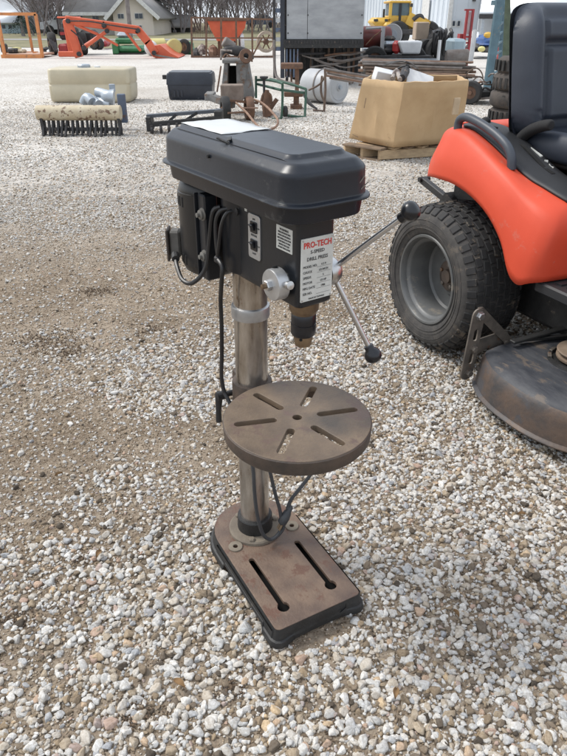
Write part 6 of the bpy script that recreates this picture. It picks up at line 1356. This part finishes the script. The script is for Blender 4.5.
spots = [(38,52,0,1.0),(44,60,1,1.1),(50,57,3,1.0),(57,54,5,.9),(62,62,2,1.2),(29,66,1,1.0),(70,64,4,1.0),(158,66,2,1.1),(168,70,4,1.3),(180,60,3,1.0),(190,66,5,1.1),(201,70,1,1.3),(212,60,4,1.1),(222,66,3,1.0),(233,62,0,1.1),(243,70,2,1.3),(254,64,4,1.0),(263,72,3,.9),(274,62,0,1.0),(100,72,2,1.2),(118,74,4,1.2),(8,74,0,1.2),(150,78,3,1.3),(-12,66,5,1.1)]
where = {38:'bare tree just right of the blue barn',158:'bare tree just right of the tan house'}
used_ = set()
for i, (px_, Yt, k, s_) in enumerate(spots):
    src = trees[k]; o = src if k not in used_ else dup(src); used_.add(k)
    x = W(px_,30,Yt).x; o.location = (x, Yt, 0); o.scale = (s_,s_,s_); o.rotation_euler = (0,0,i*1.7)
    side = 'left of the tan house' if px_ < 75 else ('behind the roof of the tan house' if px_ < 155 else 'behind the rusty cage and orange hopper')
    tag(o, where.get(px_, 'leafless grey brown tree '+side), 'tree', None if px_ in where else 'bare trees '+side)
for i in range(17):
    k = i % 6; o = dup(trees[k]); Yt = 82+rng.uniform(0,26); px_ = -20+i*18.5; o.location = (W(px_,25,Yt).x, Yt, 0); s_ = 1.2+rng.uniform(0,.4); o.scale = (s_,s_,s_); o.rotation_euler = (0,0,i*2.3); tag(o, 'leafless tree in the far grey tree line on the horizon', 'tree', 'far line of bare trees')
# conifers
def conifer(px_, Yt, h, w, label, seed):
    rn = random.Random(seed); t = bg('evergreen_tree', label, 'tree', (W(px_,30,Yt).x, Yt)); x = t.location.x; mb = MB(); mb.cyl((x,Yt,0),(x,Yt,h*.95),.14,8,r2=.03); mb.build('trunk', M_['bark'], t); mb = MB()
    for i in range(900):
        f = rn.random()**.8; z = h*(.08+.92*f); r = w*(1-f)*rn.uniform(.35,1.05); a = rn.uniform(0,6.28); p = Vector((x+r*math.cos(a),Yt+r*math.sin(a),z)); s_ = rn.uniform(.12,.3)*h/5
        d = Vector((math.cos(a),math.sin(a),-.35)); q = d.cross(Vector((0,0,1))).normalized(); mb.add([p-d*s_, p+q*s_*.45, p+d*s_, p-q*s_*.45+Vector((0,0,.03))],[(0,1,2,3)])
    mb.build('crown', M_['needles'], t, smooth=0)
conifer(22.5,50,W(22,14,50).z,1.3,'small dark evergreen tree in front of the blue barn',1)
conifer(146,60,9.5,2.4,'tall dark evergreen tree behind the right side of the tan house',2)
conifer(156,64,8.5,2.2,'dark evergreen tree right of the tall one by the house',3)
# ---- small real world details
lt = next(o for o in COL.objects if o.name == 'loader_attachment'); Y = 23.45
for x, y in ((68,21),(104,25.5),(138,30.5),(154,53),(79,54),(107,31),(84,48)):
    mb = MB(); p = W(x,y,Y); mb.lathe([(.07,-.05),(.07,.05),(.03,.06),(.0001,.06)],12,p,axis=(0,-1,0)); mb.build('pivot_pin', M_['junk_dark'], lt)
for pts in (((70,21),(90,21.5),(110,25),(136,29)),((71,30),(80,38),(84,46))): mb = MB(); mb.tube([W(x,y,Y-.05) for x,y in pts],.022,6,smooth=4); mb.build('hydraulic_line', M_['junk_dark'], lt)
mb = MB(); a = W(155,55,Y-.02); b = W(178,59,Y-.02); mb.bar(a,b,.03,.05); mb.build('cutting_edge', M_['pipe_grey'], lt)
# fallen leaves and twigs on the gravel
leaf_m = mat('dry_leaf', (.28,.17,.08), (.18,.11,.05), rough=.9, scale=30)
leaf = []
for i, (px_, py_, lb) in enumerate(((100,560,'curled brown leaf on the gravel left of the press base'),(455,620,'small dry leaf on the gravel right of the press base'),(180,690,'dry brown leaf on the stones below the press base'),(520,520,'dry leaf on the gravel in front of the mower deck'),(60,480,'dry leaf at the left edge of the bare brown patch'),(395,700,'dry leaf near the bottom edge right of centre'))):
    p = G(px_, py_); rn = random.Random(i); w_ = rn.uniform(.008,.012); mb = MB(); rows = []
    for j in range(7):
        t_ = j/6; hw = w_*math.sin(math.pi*min(.98,t_+.03))**.7*.6; rows.append([Vector(((t_-.5)*w_*2.6, k*hw, .004+.006*k*k+.004*math.sin(t_*3))) for k in (-1,-.5,0,.5,1)])
    mb.loft(rows, caps=False, closed=False); mb.xf(Matrix.Translation((p.x,p.y,.014)) @ Matrix.Rotation(rn.uniform(0,6),4,'Z')); o = mb.build('dry_leaf', leaf_m, None, smooth=60); tag(o, lb, 'leaf')
